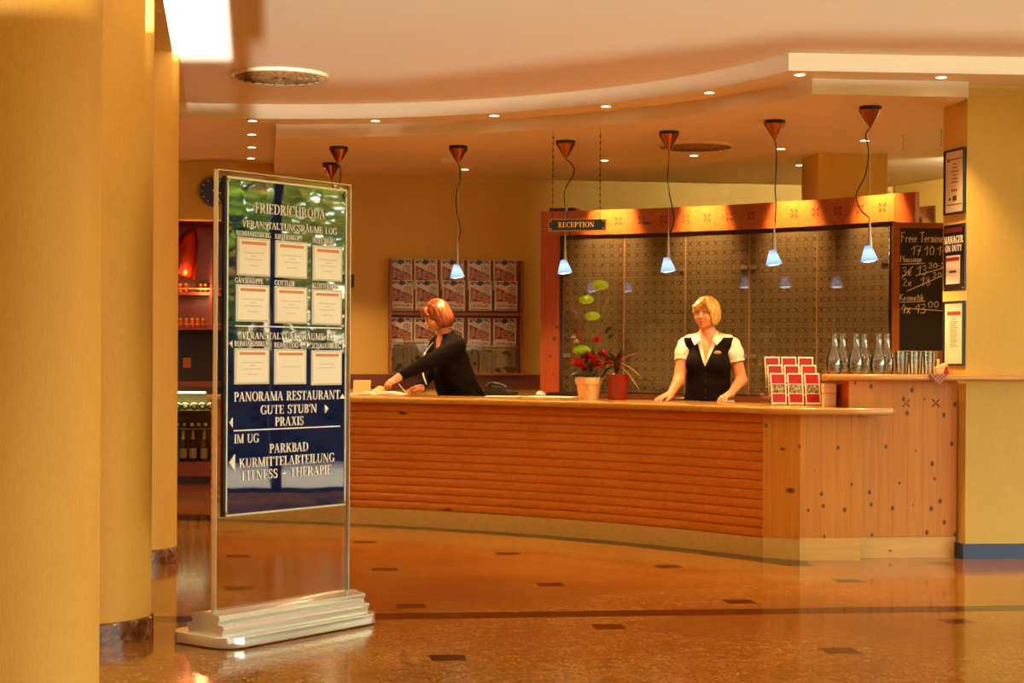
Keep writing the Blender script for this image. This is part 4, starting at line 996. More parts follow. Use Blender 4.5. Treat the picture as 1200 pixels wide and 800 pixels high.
def cover_mat():
    t = NT('magazine_cover'); co = t.coord('Generated'); sp = t.n('ShaderNodeSeparateXYZ', {0: co}); X, Z = sp.outputs[0], sp.outputs[2]
    def box(x0, x1, z0, z1): return t.math('MULTIPLY', t.math('LESS_THAN', t.math('ABSOLUTE', t.math('SUBTRACT', X, (x0+x1)/2)), (x1-x0)/2), t.math('LESS_THAN', t.math('ABSOLUTE', t.math('SUBTRACT', Z, (z0+z1)/2)), (z1-z0)/2))
    col = hexc('e8dcc6')
    ph = t.noise(t.mapped((1, 1, 1), 'Generated'), 5, 2); pic = t.ramp(ph, [(.35, hexc('3a1c18')), (.45, hexc('a83a28')), (.52, hexc('d8a27c')), (.6, hexc('7a2a20')), (.7, hexc('d9c6b0'))])
    lo = t.math('GREATER_THAN', t.math('ADD', t.math('MULTIPLY', X, -.35), .82), Z)
    col = t.mix(t.math('MULTIPLY', box(.06, .94, .24, .8), lo), col, pic)
    v = t.mapped((16, 1, 20), 'Generated'); k = t.math('GREATER_THAN', t.noise(v, .8, 2), .47)
    col = t.mix(t.math('MULTIPLY', box(.06, .95, .87, .97), k), col, hexc('2a1a14'))
    col = t.mix(box(.4, .56, .83, .99), col, hexc('20140f'))
    k2 = t.math('GREATER_THAN', t.noise(t.mapped((22, 1, 30), 'Generated'), 1, 2), .52)
    col = t.mix(t.math('MULTIPLY', box(.1, .9, .12, .2), k2), col, hexc('3a2018')); col = t.mix(t.math('MULTIPLY', box(.6, .92, .5, .82), k2), col, hexc('4a3a22'))
    col = t.mix(box(.06, .94, .015, .07), col, hexc('b06a4a')); col = t.mix(box(.08, .6, .24, .31), col, hexc('e6cdb4'))
    return t.done(t.pbr(col, .3))
M['cover'] = cover_mat()
protoM = None
colx = [456, 485.2, 516.5, 548, 578]; rowl = ['in the topmost rack row', 'in the second rack row', 'in the third rack row']
for r, (yt, dep, dx) in enumerate(((303.5, .045, 0), (328, .075, 1.5), (372, .05, 0))):
    for c in range(5):
        x0, z1 = on_rack(colx[c]+dx, yt+c*.25, dep); loc = RKM @ Vector((x0, -dep, z1-.285))
        lab = 'red covered magazine, %s from the left %s' % (ordn[c], rowl[r])
        if protoM is None:
            protoM = thing('magazine', loc, lab, 'magazine', 'magazines in the wall rack', wa)
            MB().box(0, .219, -.006, 0, 0, .285).make('cover', M['cover'], protoM); MB().box(.002, .217, 0, .005, .001, .283).make('pages', M['white'], protoM)
        else: dup(protoM, loc, lab)
def news_mat(nm, seed):
    t = NT(nm); co = t.coord('Generated'); sp = t.n('ShaderNodeSeparateXYZ', {0: co}); X, Z = sp.outputs[0], sp.outputs[2]
    v = t.mapped((1, 1, 1), 'Generated', loc=(seed, 0, seed)); k = t.math('GREATER_THAN', t.noise(t.mapped((14, 1, 60), 'Generated', loc=(seed, 0, 0)), 1, 2), .48)
    colm = t.math('GREATER_THAN', t.math('FRACT', t.math('MULTIPLY', X, 4.01)), .12)
    col = t.mix(t.math('MULTIPLY', t.math('MULTIPLY', k, colm), .6), hexc('cdbb9a'), hexc('5e4c34'))
    blk = t.math('GREATER_THAN', t.noise(v, 2.6, 1), .58); col = t.mix(blk, col, hexc(['7a4a30', '5c5142', '8a6a48', '4c4438', '6b4c36'][seed % 5]))
    col = t.mix(t.math('MULTIPLY', t.math('GREATER_THAN', Z, .85), t.math('LESS_THAN', Z, 2)), col, hexc('d8c6a4'))
    col = t.mix(t.math('MULTIPLY', t.math('MULTIPLY', t.math('GREATER_THAN', Z, .88), t.math('LESS_THAN', Z, .96)), k), col, hexc('3a2a1c'))
    return t.done(t.pbr(col, .6))
for i, (x0, x1, yt, l) in enumerate(((456, 472, 402, 'folded newspaper at the left end of the bottom rack row'), (473, 497, 399, 'folded newspaper second from left in the bottom rack row'), (499, 541, 403, 'folded newspaper mostly hidden behind the leaning receptionist'), (543.5, 560, 403.5, 'folded newspaper right of the leaning receptionist in the rack'), (562.5, 604, 405, 'large folded newspaper at the right end of the bottom rack row'))):
    a, z1 = on_rack(x0, yt, .09); c, _ = on_rack(x1, yt, .09); z0 = .026
    o = thing('newspaper', RKM @ Vector((a, -.09, z0)), l, 'newspaper', 'newspapers in the wall rack', wa)
    MB().box(0, c-a, -.006, 0, 0, z1-z0).make('front_page', news_mat('newsprint_%d' % i, i), o); MB().box(.003, c-a-.003, 0, .008, .001, z1-z0-.004).make('inner_pages', M['white'], o)
zn = on_rack(500, 402, .12)[1]
MB().box(.022, rw_-.022, -.125, -.121, .02, zn).make('clear_front', clearglass('rack_acrylic', (.96, .94, .9), .03), rk)

# ------------------------------------------------------------------ bar recess at the left
barw = wallY(-3.4)
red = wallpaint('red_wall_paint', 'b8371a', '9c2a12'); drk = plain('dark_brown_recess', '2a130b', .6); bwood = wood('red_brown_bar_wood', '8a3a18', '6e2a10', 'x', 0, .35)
def Wl(x, d): return (x, wallY(x)+d)
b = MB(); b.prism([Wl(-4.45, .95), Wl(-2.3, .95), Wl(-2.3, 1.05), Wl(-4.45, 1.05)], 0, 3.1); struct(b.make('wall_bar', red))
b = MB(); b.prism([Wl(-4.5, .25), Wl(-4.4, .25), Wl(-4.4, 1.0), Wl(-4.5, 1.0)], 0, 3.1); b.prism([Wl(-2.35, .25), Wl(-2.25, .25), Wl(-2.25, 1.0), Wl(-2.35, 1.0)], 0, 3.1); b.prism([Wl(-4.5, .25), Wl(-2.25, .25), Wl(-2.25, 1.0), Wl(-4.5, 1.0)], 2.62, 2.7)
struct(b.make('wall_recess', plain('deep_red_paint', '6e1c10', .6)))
BX = -4.0; bo = Vector((BX, wallY(BX)+.3, 0)); BQ = Matrix.Translation(bo) @ Matrix.Rotation(wa, 4, 'Z'); BI = BQ.inverted()
def on_bar(px, py, dep):
    q = P(px, py, 10)-EYE; n = BQ.to_3x3() @ Vector((0, 1, 0)); t = (BQ @ Vector((0, dep, 0))-EYE).dot(n)/q.dot(n); l = BI @ (EYE+q*t); return l.x, l.z
def bz(py): return on_bar(230, py, .3)[1]
xr_ = on_bar(247.5, 400, .5)[0]
sh = thing('bar_shelf_unit', bo, 'red wooden bottle shelves in the recess at the left', 'shelf unit', None, wa)
MB().box(0, xr_+.3, .60, .64, bz(447), 2.55).make('back_panel', bwood, sh)
MB().box(0, 1.55, .32, .6, bz(345.5), bz(342)).make('shelf', bwood, sh); MB().box(0, 1.55, .32, .6, bz(386), bz(382.5)).make('shelf', bwood, sh)
MB().box(0, 1.55, .30, .31, bz(338.8), bz(337.5)).make('rail', M['brass'], sh); MB().box(0, 1.55, .30, .31, bz(380), bz(379)).make('rail', M['brass'], sh)
MB().box(xr_-.01, xr_+.015, .3, .6, bz(386), 2.3).make('upright', bwood, sh)
MB().box(0, 1.55, .55, .6, bz(447), bz(388)).make('dark_panel', drk, sh)
x, z = on_bar(219, 425, .54); MB().box(x-.04, x+.04, .535, .55, z-.05, z+.05, None, .005).make('socket', plain('orange_socket', 'c86a2c', .5), sh)
jar = plain('amber_jar', 'a84a1e', .25); lidm = plain('gold_lid', 'd8a040', .3, .8)
jn = 0
for px, py in ((211, 381.5), (218, 381.5), (224.5, 381.5), (231, 381.5), (238, 381.5), (211, 341), (217.5, 341), (235, 341), (241, 341)):
    x, _ = on_bar(px, py, .42); z = bz(382.5) if py > 360 else bz(342)
    l = 'amber preserve jar on the lower bar shelf, %s from the left' % ordn[jn] if py > 360 else 'amber preserve jar on the upper bar shelf, %s from the left' % ordn[jn-5]
    o = thing('preserve_jar', BQ @ Vector((x, .42, z)), l, 'jar', 'jars on the bar shelves'); jn += 1
    MB().lathe([(.0, 0), (.023, 0), (.026, .01), (.026, .055), (.02, .068), (0, .068)], (0, 0, 0), 16).make('glass_body', jar, o, True); MB().lathe([(0, .066), (.022, .066), (.022, .084), (0, .084)], (0, 0, 0), 16).make('lid', lidm, o, True)
x, z = on_bar(213, 322, .1)
hl = thing('hood_lamp', BQ @ Vector((x-.03, .12, z)), 'big red copper lamp shade hanging in the bar recess', 'lamp')
MB().lathe([(.15, 0), (.155, .005), (.145, .09), (.125, .22), (.09, .36), (.05, .44), (.03, .46), (0, .46)], (0, 0, 0), 28, Matrix.Rotation(math.radians(16), 3, 'Y')).make('lamp_shade', plain('red_copper_shade', 'b8391c', .18, .7), hl, True)
MB().cyl((.127, 0, .44), (.127, 0, 2.62-z), .006).make('rod', M['black'], hl); MB().ball((0.01, 0, .06), .045).make('bulb', emit('red_bulb_glow', (1, .45, .12), 10), hl, True)
light('bar_glow', 'POINT', BQ @ Vector((x+.05, -.02, z+.02)), 9, (1, .35, .12), shadow_soft_size=.05)
light('bar_glow', 'POINT', BQ @ Vector((x+.2, .1, z-.15)), 8, (1, .35, .12), shadow_soft_size=.05)
fr = thing('bottle_fridge', bo, 'glass fronted wine cooler with bottles under the bar shelves', 'fridge', None, wa)
fz1, fz0 = bz(453), bz(541)
MB().box(0, 1.55, .3, .6, fz1, bz(447)).make('top', bwood, fr); MB().box(0, 1.55, .28, .6, bz(558), fz0).make('base', bwood, fr)
MB().box(0, 1.55, .56, .6, fz0, fz1).make('back', plain('olive_interior', '5a5224', .6), fr)
MB().box(xr_+.01, xr_+.04, .3, .56, fz0, fz1).make('side', bwood, fr)
MB().box(0, 1.55, .34, .36, bz(568), bz(558)).make('tiled_plinth', plain('dark_tiles', '3a1c10', .25), fr)
MB().box(0, 1.55, .2, .5, 0, bz(568)).make('step', bwood, fr)
for py in (480.5, 502): MB().box(0, xr_+.01, .31, .56, bz(py)-.006, bz(py)).make('glass_shelf', plain('frosted_shelf', 'b8b48c', .2), fr)
MB().box(on_bar(200, 459, .3)[0], on_bar(241, 459, .3)[0], .31, .33, bz(461), bz(458.5)).make('light_tube', emit('cool_tube', (1, .9, .6), 4), fr)
light('fridge_tube', 'AREA', BQ @ Vector((.85, .34, bz(462.5))), 7, (1, .85, .45), target=BQ @ Vector((.85, .45, 0)), shape='RECTANGLE', size=.7, size_y=.04)
MB().box(0, xr_+.01, .292, .298, fz0, fz1).make('glass_door', clearglass('fridge_glass', (.92, .92, .85), 0, .8), fr)
bgreen = plain('dark_green_bottle', '16200c', .12); foil = plain('gold_foil', 'd8c078', .3, .7); lblm = plain('cream_label', 'dcc68e', .5); amber = plain('amber_spirit', '7a3a10', .12)
def bottle(loc, lab, body, cap, h=.3, r=.038, grp='standing bottles in the cooler'):
    o = thing('bottle', loc, lab, 'bottle', grp)
    MB().lathe([(0, 0), (r, 0), (r, h*.55), (r*.9, h*.62), (r*.42, h*.76), (r*.36, h*.8), (r*.36, h*.97), (0, h*.97)], (0, 0, 0), 18).make('glass_body', body, o, True)
    MB().lathe([(r*.62, h*.71), (r*.46, h*.77), (r*.44, h*.98), (r*.3, h), (0, h), (0, h*.9)], (0, 0, 0), 16).make('foil_cap', cap, o, True)
    MB().lathe([(r+.001, h*.1), (r+.001, h*.42), (r-.002, h*.42), (r-.002, h*.1)], (0, 0, 0), 18).make('paper_label', lblm, o, True)
for px, l, bd, cp in ((214.5, 'gold capped sparkling wine bottle standing lowest in the cooler, left one', bgreen, foil), (226, 'gold capped sparkling wine bottle standing lowest in the cooler, middle one', bgreen, foil), (239.5, 'amber bottle with pale label standing lowest in the cooler at right', amber, foil)):
    bottle(BQ @ Vector((on_bar(px, 530, .42)[0], .42, fz0)), l, bd, cp)
k = 0
for row, (py, xs) in enumerate(((480.5, (208, 217, 227.5, 237, 247)), (502, (208, 216, 225, 233, 241)))):
    for j, px in enumerate(xs):
        x = on_bar(px, py, .33)[0]; o = thing('bottle', BQ @ Vector((x, .33, bz(py)+.038)), 'wine bottle lying on the %s cooler shelf, %s from the left' % (['upper', 'lower'][row], ordn[j]), 'bottle', 'lying bottles in the cooler', wa)
        Q = Matrix.Rotation(-PI/2, 3, 'X')
        MB().lathe([(0, 0), (.03, 0), (.036, .006), (.036, .14), (.014, .19), (.013, .22), (0, .22)], (0, 0, 0), 16, Q).make('glass_body', bgreen, o, True)
        MB().lathe([(0, -.004), (.016, -.004), (.018, 0), (0, 0)], (0, 0, 0), 14, Q).make('foil_cap', [foil, M['whitep']][(j+row) % 2], o, True)
# ------------------------------------------------------------------ things on the counter
TOP = 0.987
def at_top(px, py, z=TOP): return Zp(px, py, z)
terra = plain('pale_terracotta', 'e6c48c', .6); redg = plain('glossy_red_glaze', '780d0c', .12)
soil = plain('potting_soil', '20120a', .9)
def pot(o, r0, r1, h, m, ribs):
    pr = [(0, 0), (r0, 0)]
    pr += [(r1-.006, h*.72), (r1+.003, h*.74), (r1+.005, h), (r1-.004, h), (r1-.008, h*.92), (0, h*.92)] if ribs else [(r0+.004, .004), (r1, h-.006), (r1+.003, h), (r1-.005, h), (r1-.008, h*.92), (0, h*.92)]
    MB().lathe(pr, (0, 0, 0), 32).make('pot', m, o, True); MB().lathe([(0, h*.93), (r1-.008, h*.93), (r1-.008, h*.9), (0, h*.9)], (0, 0, 0), 24).make('soil', soil, o)
def leaf(b, base, d, L, w, droop, up=Vector((0, 0, 1)), n=7):
    d = Vector(d).normalized(); s = d.cross(up).normalized(); pts = []; vs = []; fs = []
    for i in range(n+1):
        t = i/n; c = Vector(base)+d*L*t+Vector((0, 0, -droop*t*t*L)); ww = w*math.sin(PI*min(1, t*.92+.08))**.8*.5; nrm = s.cross(d).normalized()
        vs += [c-s*ww+nrm*ww*.25, c, c+s*ww+nrm*ww*.25]
    for i in range(n): fs += [(3*i, 3*i+1, 3*i+4, 3*i+3), (3*i+1, 3*i+2, 3*i+5, 3*i+4)]
    m = len(vs); vs += [v-Vector((0, 0, .0012)) for v in vs]; fs += [tuple(m+k for k in f[::-1]) for f in fs]
    b.raw(vs, fs)
gstem = plain('green_stem', '5a6a22', .6); gleaf = plain('dark_green_leaf', '2c3a14', .35, var=.3); mumg = plain('lime_chrysanthemum', 'a2c62e', .6, var=.15); carn = plain('red_carnation', 'b81c1c', .6, var=.25); pinkc = plain('cream_flower', 'd8c49a', .6)
croton = plain('croton_leaf', '6a3a1a', .3, var=.5, vscale=60); yleaf = plain('yellow_croton_leaf', 'b89440', .3, var=.3, vscale=40); maroon = plain('maroon_leaf', '4a1218', .3, var=.4, vscale=50); brownl = plain('dry_grass', '8a6a2c', .6)
fp = P(690, 467.5, 12.72); fp.z = TOP
def wpt(px, py, d): return P(px, py, d)-fp
fo = thing('flower_arrangement', fp, 'flower arrangement of lime chrysanthemums and red carnations in a pale terracotta pot', 'flowers')
pot(fo, .074, .099, .165, terra, True)
b = MB(); b.tube([(-.09, -.035, .1), (-.03, -.093, .11), (.05, -.085, .105), (.09, -.035, .115)], .003, 5); b.tube([(-.02, -.09, .11), (-.04, -.09, .05), (-.02, -.088, .02)], .003, 5); b.tube([(-.02, -.09, .11), (.0, -.09, .06), (.01, -.085, .03)], .003, 5); b.make('raffia_bow', plain('raffia', 'c79a4a', .7), fo, True)
rnd = random.Random(3)
def mum(c, r):
    st = MB().tube([(c.x*.25, c.y*.3, .15), (c.x*.7, c.y*.6+.01, .15+(c.z-.15)*.5), c], .0035, 6).make('flower_stem', gstem, fo, True)
    h = MB(); h.ball((0, 0, 0), (r*.86, r*.86, r*.5), 26)
    h.v = [(c.x+x*q, c.y+y*q, c.z+z*q+.004) for x, y, z in h.v for q in (1+.11*math.sin(260*x+2)*math.sin(240*y+1)+.09*math.sin(300*z+170*x),)]
    for k in range(90):
        a = k*2.39996; e = math.acos(1-1.35*(k+.5)/90); d = Vector((math.cos(a)*math.sin(e), math.sin(a)*math.sin(e), math.cos(e)*.7))
        leaf(h, c+Vector((d.x*.8, d.y*.8, d.z*.62))*r, (d.x, d.y, d.z+.35), r*(.2+.16*rnd.random()), r*.2, -.2, Vector((.2, .35, .8)), 3)
    h.make('chrysanthemum', mumg, fo)
for px, py, r in ((703, 335, .064), (687, 352, .056), (694, 371.5, .056), (682, 412, .066)): mum(wpt(px, py, 12.68), r)
def carnation(c, r, m, nm):
    h = MB()
    for k in range(46):
        a = k*2.4; e = .15+1.5*k/46; d = Vector((math.cos(a)*math.sin(e), math.sin(a)*math.sin(e), math.cos(e))); leaf(h, c, d, r*(.8+.3*rnd.random()), r*.6, rnd.uniform(-.4, .5), Vector((.3, .2, 1)), 3)
    h.make(nm, m, fo)
for px, py, r in ((688, 420, .058), (697, 425, .052), (699.5, 400, .045), (676, 427, .05), (706, 418, .05), (712, 426, .04), (682, 431, .045), (703, 431, .042)):
    c = wpt(px, py, 12.64); MB().tube([(c.x*.3, c.y*.3, .15), c], .003, 6).make('flower_stem', gstem, fo, True); carnation(c, r, carn, 'carnation')
for px, py in ((672, 396), (678, 391), (682, 399), (675, 401)): carnation(wpt(px, py, 12.7), .024, pinkc if px < 676 else carn, 'spray_blossom')
l = MB()
for k in range(46):
    a = rnd.random()*6.28; z = rnd.uniform(.16, .34); leaf(l, (rnd.uniform(-.05, .05), rnd.uniform(-.06, .03), z), (math.cos(a), math.sin(a), rnd.uniform(.1, .9)), rnd.uniform(.08, .15), rnd.uniform(.025, .05), .4)
gb = MB()
for (x0, y0), (x1, y1) in (((703, 390), (729, 360)), ((705, 382), (720, 352)), ((704, 376), (714, 338)), ((706, 388), (731, 368)), ((700, 385), (690, 362))):
    a, c = wpt(x0, y0, 12.75), wpt(x1, y1, 12.75); leaf(gb, a, c-a, (c-a).length*1.1, .022, .25)
    gb.tube([(0, 0, .15), a], .002, 5)
gb.make('dry_grass', brownl, fo)
for k in range(5):
    a = wpt(706+k*2, 385+k*3, 12.7); leaf(l, a, (rnd.uniform(-.3, 1), rnd.uniform(-.6, .3), .3), .14, .05, .5)
l.make('foliage', gleaf, fo)
cp = P(723.5, 467.5, 12.66); cp.z = TOP
co_ = thing('croton_plant', cp, 'small croton with variegated leaves in a glossy dark red pot', 'plant')
pot(co_, .068, .092, .187, redg, False)
MB().tube([(0, 0, .16), (.005, .0, .25), (-.005, .005, .33)], .006, 6).make('stem', gstem, co_, True)
for (bx, by), (tx, ty), w, m, dr in (((722, 425), (751, 407), .05, yleaf, .15), ((723, 424), (752, 433), .045, yleaf, .3), ((726, 428), (750, 450), .045, yleaf, .25), ((722, 437), (731, 412), .07, maroon, 0), ((722, 437), (727, 408), .06, maroon, 0), ((720, 424), (702, 410), .045, gleaf, .2), ((720, 424), (698, 420), .04, yleaf, .3), ((721, 426), (702, 440), .06, gleaf, .3), ((722, 430), (712, 408), .05, gleaf, .1), ((724, 436), (718, 415), .05, maroon, 0), ((722, 422), (740, 404), .05, gleaf, .2), ((720, 430), (700, 432), .04, croton, .3), ((720, 438), (706, 446), .05, gleaf, .2)):
    a, c = P(bx, by, 12.64)-cp, P(tx, ty, 12.6)-cp; l = MB(); leaf(l, a, c-a, (c-a).length, w, dr); l.make('leaf', m, co_)

# brochure stand
bp_ = P(902, 474, 11.5); bp_.z = TOP; bang = math.radians(4)
bs = thing('brochure_stand', bp_, 'clear three tier leaflet holder standing on the counter end', 'brochure stand', None, bang)
acr = clearglass('brochure_acrylic', (.98, .98, .96), 0.0, .15)
tiers = [(0.0, 0.0, .245), (.09, .055, .245), (.18, .11, .245)]
tw = .36; tilt = math.radians(14)
for y, z, h in tiers:
    Q = Matrix.Translation((0, y, z)) @ Matrix.Rotation(-tilt, 4, 'X')
    b = MB(); b.box(0, tw, -.014, -.011, 0, .16, Q); b.box(0, tw, .008, .011, 0, .26, Q); b.box(0, tw, -.014, .011, 0, .004, Q); b.box(0, .003, -.014, .011, 0, .2, Q); b.box(tw-.003, tw, -.014, .011, 0, .2, Q); b.make('pocket', acr, bs)
MB().box(0, .003, 0, .3, 0, .2).make('side', acr, bs); MB().box(tw-.003, tw, 0, .3, 0, .2).make('side', acr, bs)
def broch():
    t = NT('red_leaflet'); sp = t.n('ShaderNodeSeparateXYZ', {0: t.coord('Generated')}); X, Z = sp.outputs[0], sp.outputs[2]
    ins = t.math('LESS_THAN', t.math('ABSOLUTE', t.math('SUBTRACT', X, .5)), .43)
    rt_ = t.math('MULTIPLY', t.math('GREATER_THAN', Z, .66), t.math('LESS_THAN', Z, .96)); rb = t.math('MULTIPLY', t.math('GREATER_THAN', Z, .05), t.math('LESS_THAN', Z, .33)); ph = t.math('MULTIPLY', t.math('GREATER_THAN', Z, .35), t.math('LESS_THAN', Z, .64))
    col = hexc('efe4cc'); rr = t.mix(t.noise(t.mapped((3, 1, 6), 'Generated'), 2, 2), hexc('860a14'), hexc('b41e2a'))
    info = t.n('ShaderNodeObjectInfo').outputs['Random']; vv = t.n('ShaderNodeVectorMath', {0: t.mapped((3, 1, 5), 'Generated'), 1: t.n('ShaderNodeCombineXYZ', {0: t.math('MULTIPLY', info, 9)}).outputs[0]}, operation='ADD').outputs[0]
    pic = t.ramp(t.noise(vv, 2.2, 4), [(.35, hexc('2a2e22')), (.5, hexc('8a7a5e')), (.65, hexc('cfc0a4'))])
    col = t.mix(t.math('MULTIPLY', ins, t.math('MAXIMUM', rt_, rb)), col, rr); col = t.mix(t.math('MULTIPLY', ins, ph), col, pic)
    return t.done(t.pbr(col, .3))
M['broch'] = broch(); BSM = Matrix.Translation(bs.location) @ Matrix.Rotation(bang, 4, 'Z'); bpro = None
for ti, (y, z, h) in enumerate(tiers):
    for c in range(3):
        loc = BSM @ (Vector((.012+c*.117, y, z))+Matrix.Rotation(-tilt, 3, 'X') @ Vector((0, -.004, .006)))
        lab = 'red leaflet in the %s pocket row of the leaflet holder, %s from the left' % (['front', 'middle', 'back'][ti], ordn[c])
        if bpro is None:
            bpro = thing('leaflet', loc, lab, 'leaflet', 'red leaflets in the holder'); bpro.rotation_euler = (-tilt, 0, bang)
            MB().box(0, .104, -.003, 0, 0, .215).make('front_page', M['broch'], bpro); MB().box(.001, .103, 0, .004, .001, .213).make('inner_pages', M['white'], bpro)
        else: d = dup(bpro, loc, lab); d.rotation_euler = (-tilt, 0, bang)

# boxes beside it
bx_ = P(966, 472, 11.3); bw_ = wood('pale_box_wood', 'f2d494', 'dcb870', 'x', 0, .4)
o = thing('wooden_box', (bx_.x, 11.3, TOP), 'small pale wooden box with a lid beside the leaflet holder', 'box'); MB().box(0, .078, 0, .1, 0, .085, None, .002).make('body', bw_, o); MB().box(-.002, .08, -.002, .102, .087, .15, None, .002).make('lid', bw_, o)
o = thing('wooden_box', (bx_.x+.085, 11.4, TOP), 'dark brown box tucked between the pale box and the tall pine unit', 'box'); MB().box(0, .072, 0, .1, 0, .12, None, .002).make('body', M['rail'], o); MB().box(-.001, .073, -.002, .101, .121, .14, None, .002).make('lid', M['rack'], o)

# carafes and tumblers on the bar shelf
BZ = 1.2035
cg = clearglass('cut_glass', (.93, .94, .9), 0.03, 2.2)
wat = NT('water_with_gold'); wat.done(wat.n('ShaderNodeMixShader', {0: .12, 1: wat.n('ShaderNodeBsdfGlass', {'Roughness': 0.0, 'IOR': 1.2, 'Color': (1, .95, .8)}).outputs[0], 2: wat.n('ShaderNodeBsdfTranslucent', {0: (.9, .8, .5)}).outputs[0]}).outputs[0]); wat = wat.m
lemon = plain('lemon_slice', 'e8b428', .4)
def carafe(px, d, lab, fill, lem):
    p = P(px, 437, d); o = thing('water_carafe', (p.x, d, BZ), lab, 'carafe', 'carafes on the bar shelf')
    MB().lathe([(0, 0), (.046, 0), (.053, .012), (.056, .06), (.052, .11), (.034, .155), (.021, .18), (.0195, .25), (.024, .266), (.021, .266), (.0165, .25), (.0175, .182), (.03, .155), (.048, .11), (.052, .06), (.049, .014), (.0, .008)], (0, 0, 0), 24).make('glass_body', cg, o, True)
    MB().lathe([(0, .0095), (.047, .015), (.0505, .06), (.0468, fill), (0, fill)], (0, 0, 0), 24).make('water', wat, o, True)
    if lem: MB().lathe([(0, fill-.006), (.044, fill-.006), (.044, fill+.004), (0, fill+.004)], (0, 0, 0), 20).make('lemon_slice', lemon, o, True)
    else:
        b = MB()
        for k in range(14): a = k*2.4; r = .012+.002*k; b.ball((r*math.cos(a), r*math.sin(a), .02+.005*(k % 9)), .0055, 6)
        b.make('fruit_pieces', lemon if px % 2 else gleaf, o, True)
for i, (px, l, f, lm) in enumerate(((977, 'glass carafe nearest the left end of the bar shelf, front row', .10, 0), (1002.5, 'glass carafe in the middle of the front row on the bar shelf', .10, 0), (1029, 'glass carafe with a yellow lemon slice, right end of the front row', .10, 1))):
    carafe(px, 11.17, l, f, lm)
    carafe(px+9.5, 11.36, ['glass carafe behind the leftmost one on the bar shelf', 'glass carafe behind the middle one on the bar shelf', 'glass carafe behind the lemon slice carafe'][i], .1, 0)
def tumbler(px, d, lab):
    p = P(px, 437, d); o = thing('water_glass', (p.x, d, BZ), lab, 'glass', 'tumblers on the bar shelf')
    MB().lathe([(0, 0), (.03, 0), (.032, .004), (.0375, .15), (.035, .15), (.029, .014), (0, .012)], (0, 0, 0), 18).make('glass_body', cg, o, True)
    MB().lathe([(.0382, .14), (.0384, .15), (.0376, .151), (.0372, .14)], (0, 0, 0), 20).make('rim', cg, o, True)
for i, px in enumerate((1055.5, 1071.5, 1088)):
    tumbler(px, 11.16, 'straight tumbler beside the carafes, %s from the left in the front row' % ordn[i]); tumbler(px+3.5, 11.34, 'straight tumbler standing behind the front row, %s from the left' % ordn[i])
p = P(1068, 437, 11.47); o = thing('paper_stack', (p.x, 11.47, BZ), 'white paper napkins stacked behind the tumblers', 'napkins'); MB().box(0, .19, 0, .1, 0, .1, None, .004).make('napkins', M['white'], o); MB().box(-.004, .194, -.004, .104, 0, .012, None, .003).make('tray', bw_, o)
p = P(1093, 437, 11.24); o = thing('napkin_holder', (p.x, 11.24, BZ), 'wedge shaped wooden holder at the foot of the lowest framed letter', 'holder'); b = MB(); b.prism([(0, 0), (.07, 0), (.07, .075), (0, .04)], 0, .1, Matrix.Rotation(PI/2, 4, 'X')); b.make('body', bw_, o); MB().box(.072, .076, -.1, -.0, 0, .07).make('end_board', M['pine_plain'], o)
def check():
    t = NT('red_white_check'); sp = t.n('ShaderNodeSeparateXYZ', {0: t.coord()}); a = t.math('GREATER_THAN', t.math('FRACT', t.math('MULTIPLY', t.math('ADD', sp.outputs[0], sp.outputs[2]), 38)), .5); c = t.math('GREATER_THAN', t.math('FRACT', t.math('MULTIPLY', t.math('SUBTRACT', sp.outputs[0], sp.outputs[2]), 38)), .5)
    return t.done(t.pbr(t.mix(t.math('MULTIPLY', t.math('ADD', a, c), .5), hexc('c8a890'), hexc('9a1c2c')), .8))
p = P(1100, 438, 11.02); o = tag(thing('checked_napkin', (p.x, 11.022, 1.2045), 'red and white checked cloth corner hanging over the bar shelf edge', 'cloth'))
b = MB(); b.prism([(-.066, 0), (.066, 0), (.0, -.07)], 0, .003, Matrix.Translation((0, -.002, .0)) @ Matrix.Rotation(PI/2, 4, 'X')); b.prism([(-.066, -.004), (.066, -.004), (.04, .1), (-.04, .1)], 0.0, .003); b.make('cloth', check(), o)
p = P(1108.5, 436, 11.1); o = thing('red_tag', (p.x, 11.09, BZ), 'tiny red cone on the shelf below the lowest framed letter', 'decoration'); MB().lathe([(0, 0), (.024, 0), (.02, .01), (.003, .055), (0, .055)], (0, 0, 0), 12).make('cone', plain('red_felt', 'a01c14', .7), o, True); MB().ball((0, 0, .057), .005).make('bead', M['whitep'], o, True)

# papers, phone and writing things at the left end
def sheet(px, py, w, h, rz, lab, n=1, nm='paper_sheet'):
    p = at_top(px, py, TOP+.001); o = thing(nm, (p.x, p.y, TOP+.0005), lab, 'paper', None, rz)
    MB().box(-w/2, w/2, -h/2, h/2, 0, .002*n).make('sheet', M['white'], o); return o
sheet(821, 466.3, .34, .21, math.radians(-35), 'white sheet of paper lying in front of the blonde receptionist')
sheet(590, 464.2, .26, .2, math.radians(-15), 'white sheet of paper lying in front of the telephone')
sheet(645, 465.0, .4, .22, math.radians(-25), 'white papers lying left of the terracotta pot', 2)
p = at_top(586, 463.5); ph = thing('telephone', (p.x, p.y+.1, TOP), 'black desk telephone lying on the counter right of the leaning receptionist', 'telephone', None, math.radians(-20))
b = MB(); b.prism([(-.1, 0), (.12, 0), (.12, .03), (-.1, .085)], -.1, .1, Matrix.Rotation(PI/2, 4, 'X') @ Matrix.Identity(4)); b.make('body', plain('anthracite_plastic', '2a2622', .35), ph)
MB().tube([(-.06, -.10, .085), (-.03, -.105, .1), (.05, -.105, .085), (.09, -.10, .06)], [.02, .014, .014, .02], 10).make('handset', M['black'], ph, True)
MB().box(-.07, .02, -.04, .05, .068, .084, Matrix.Rotation(.2, 4, 'Y'), .003).make('display', plain('grey_display', '9a8f84', .2), ph)
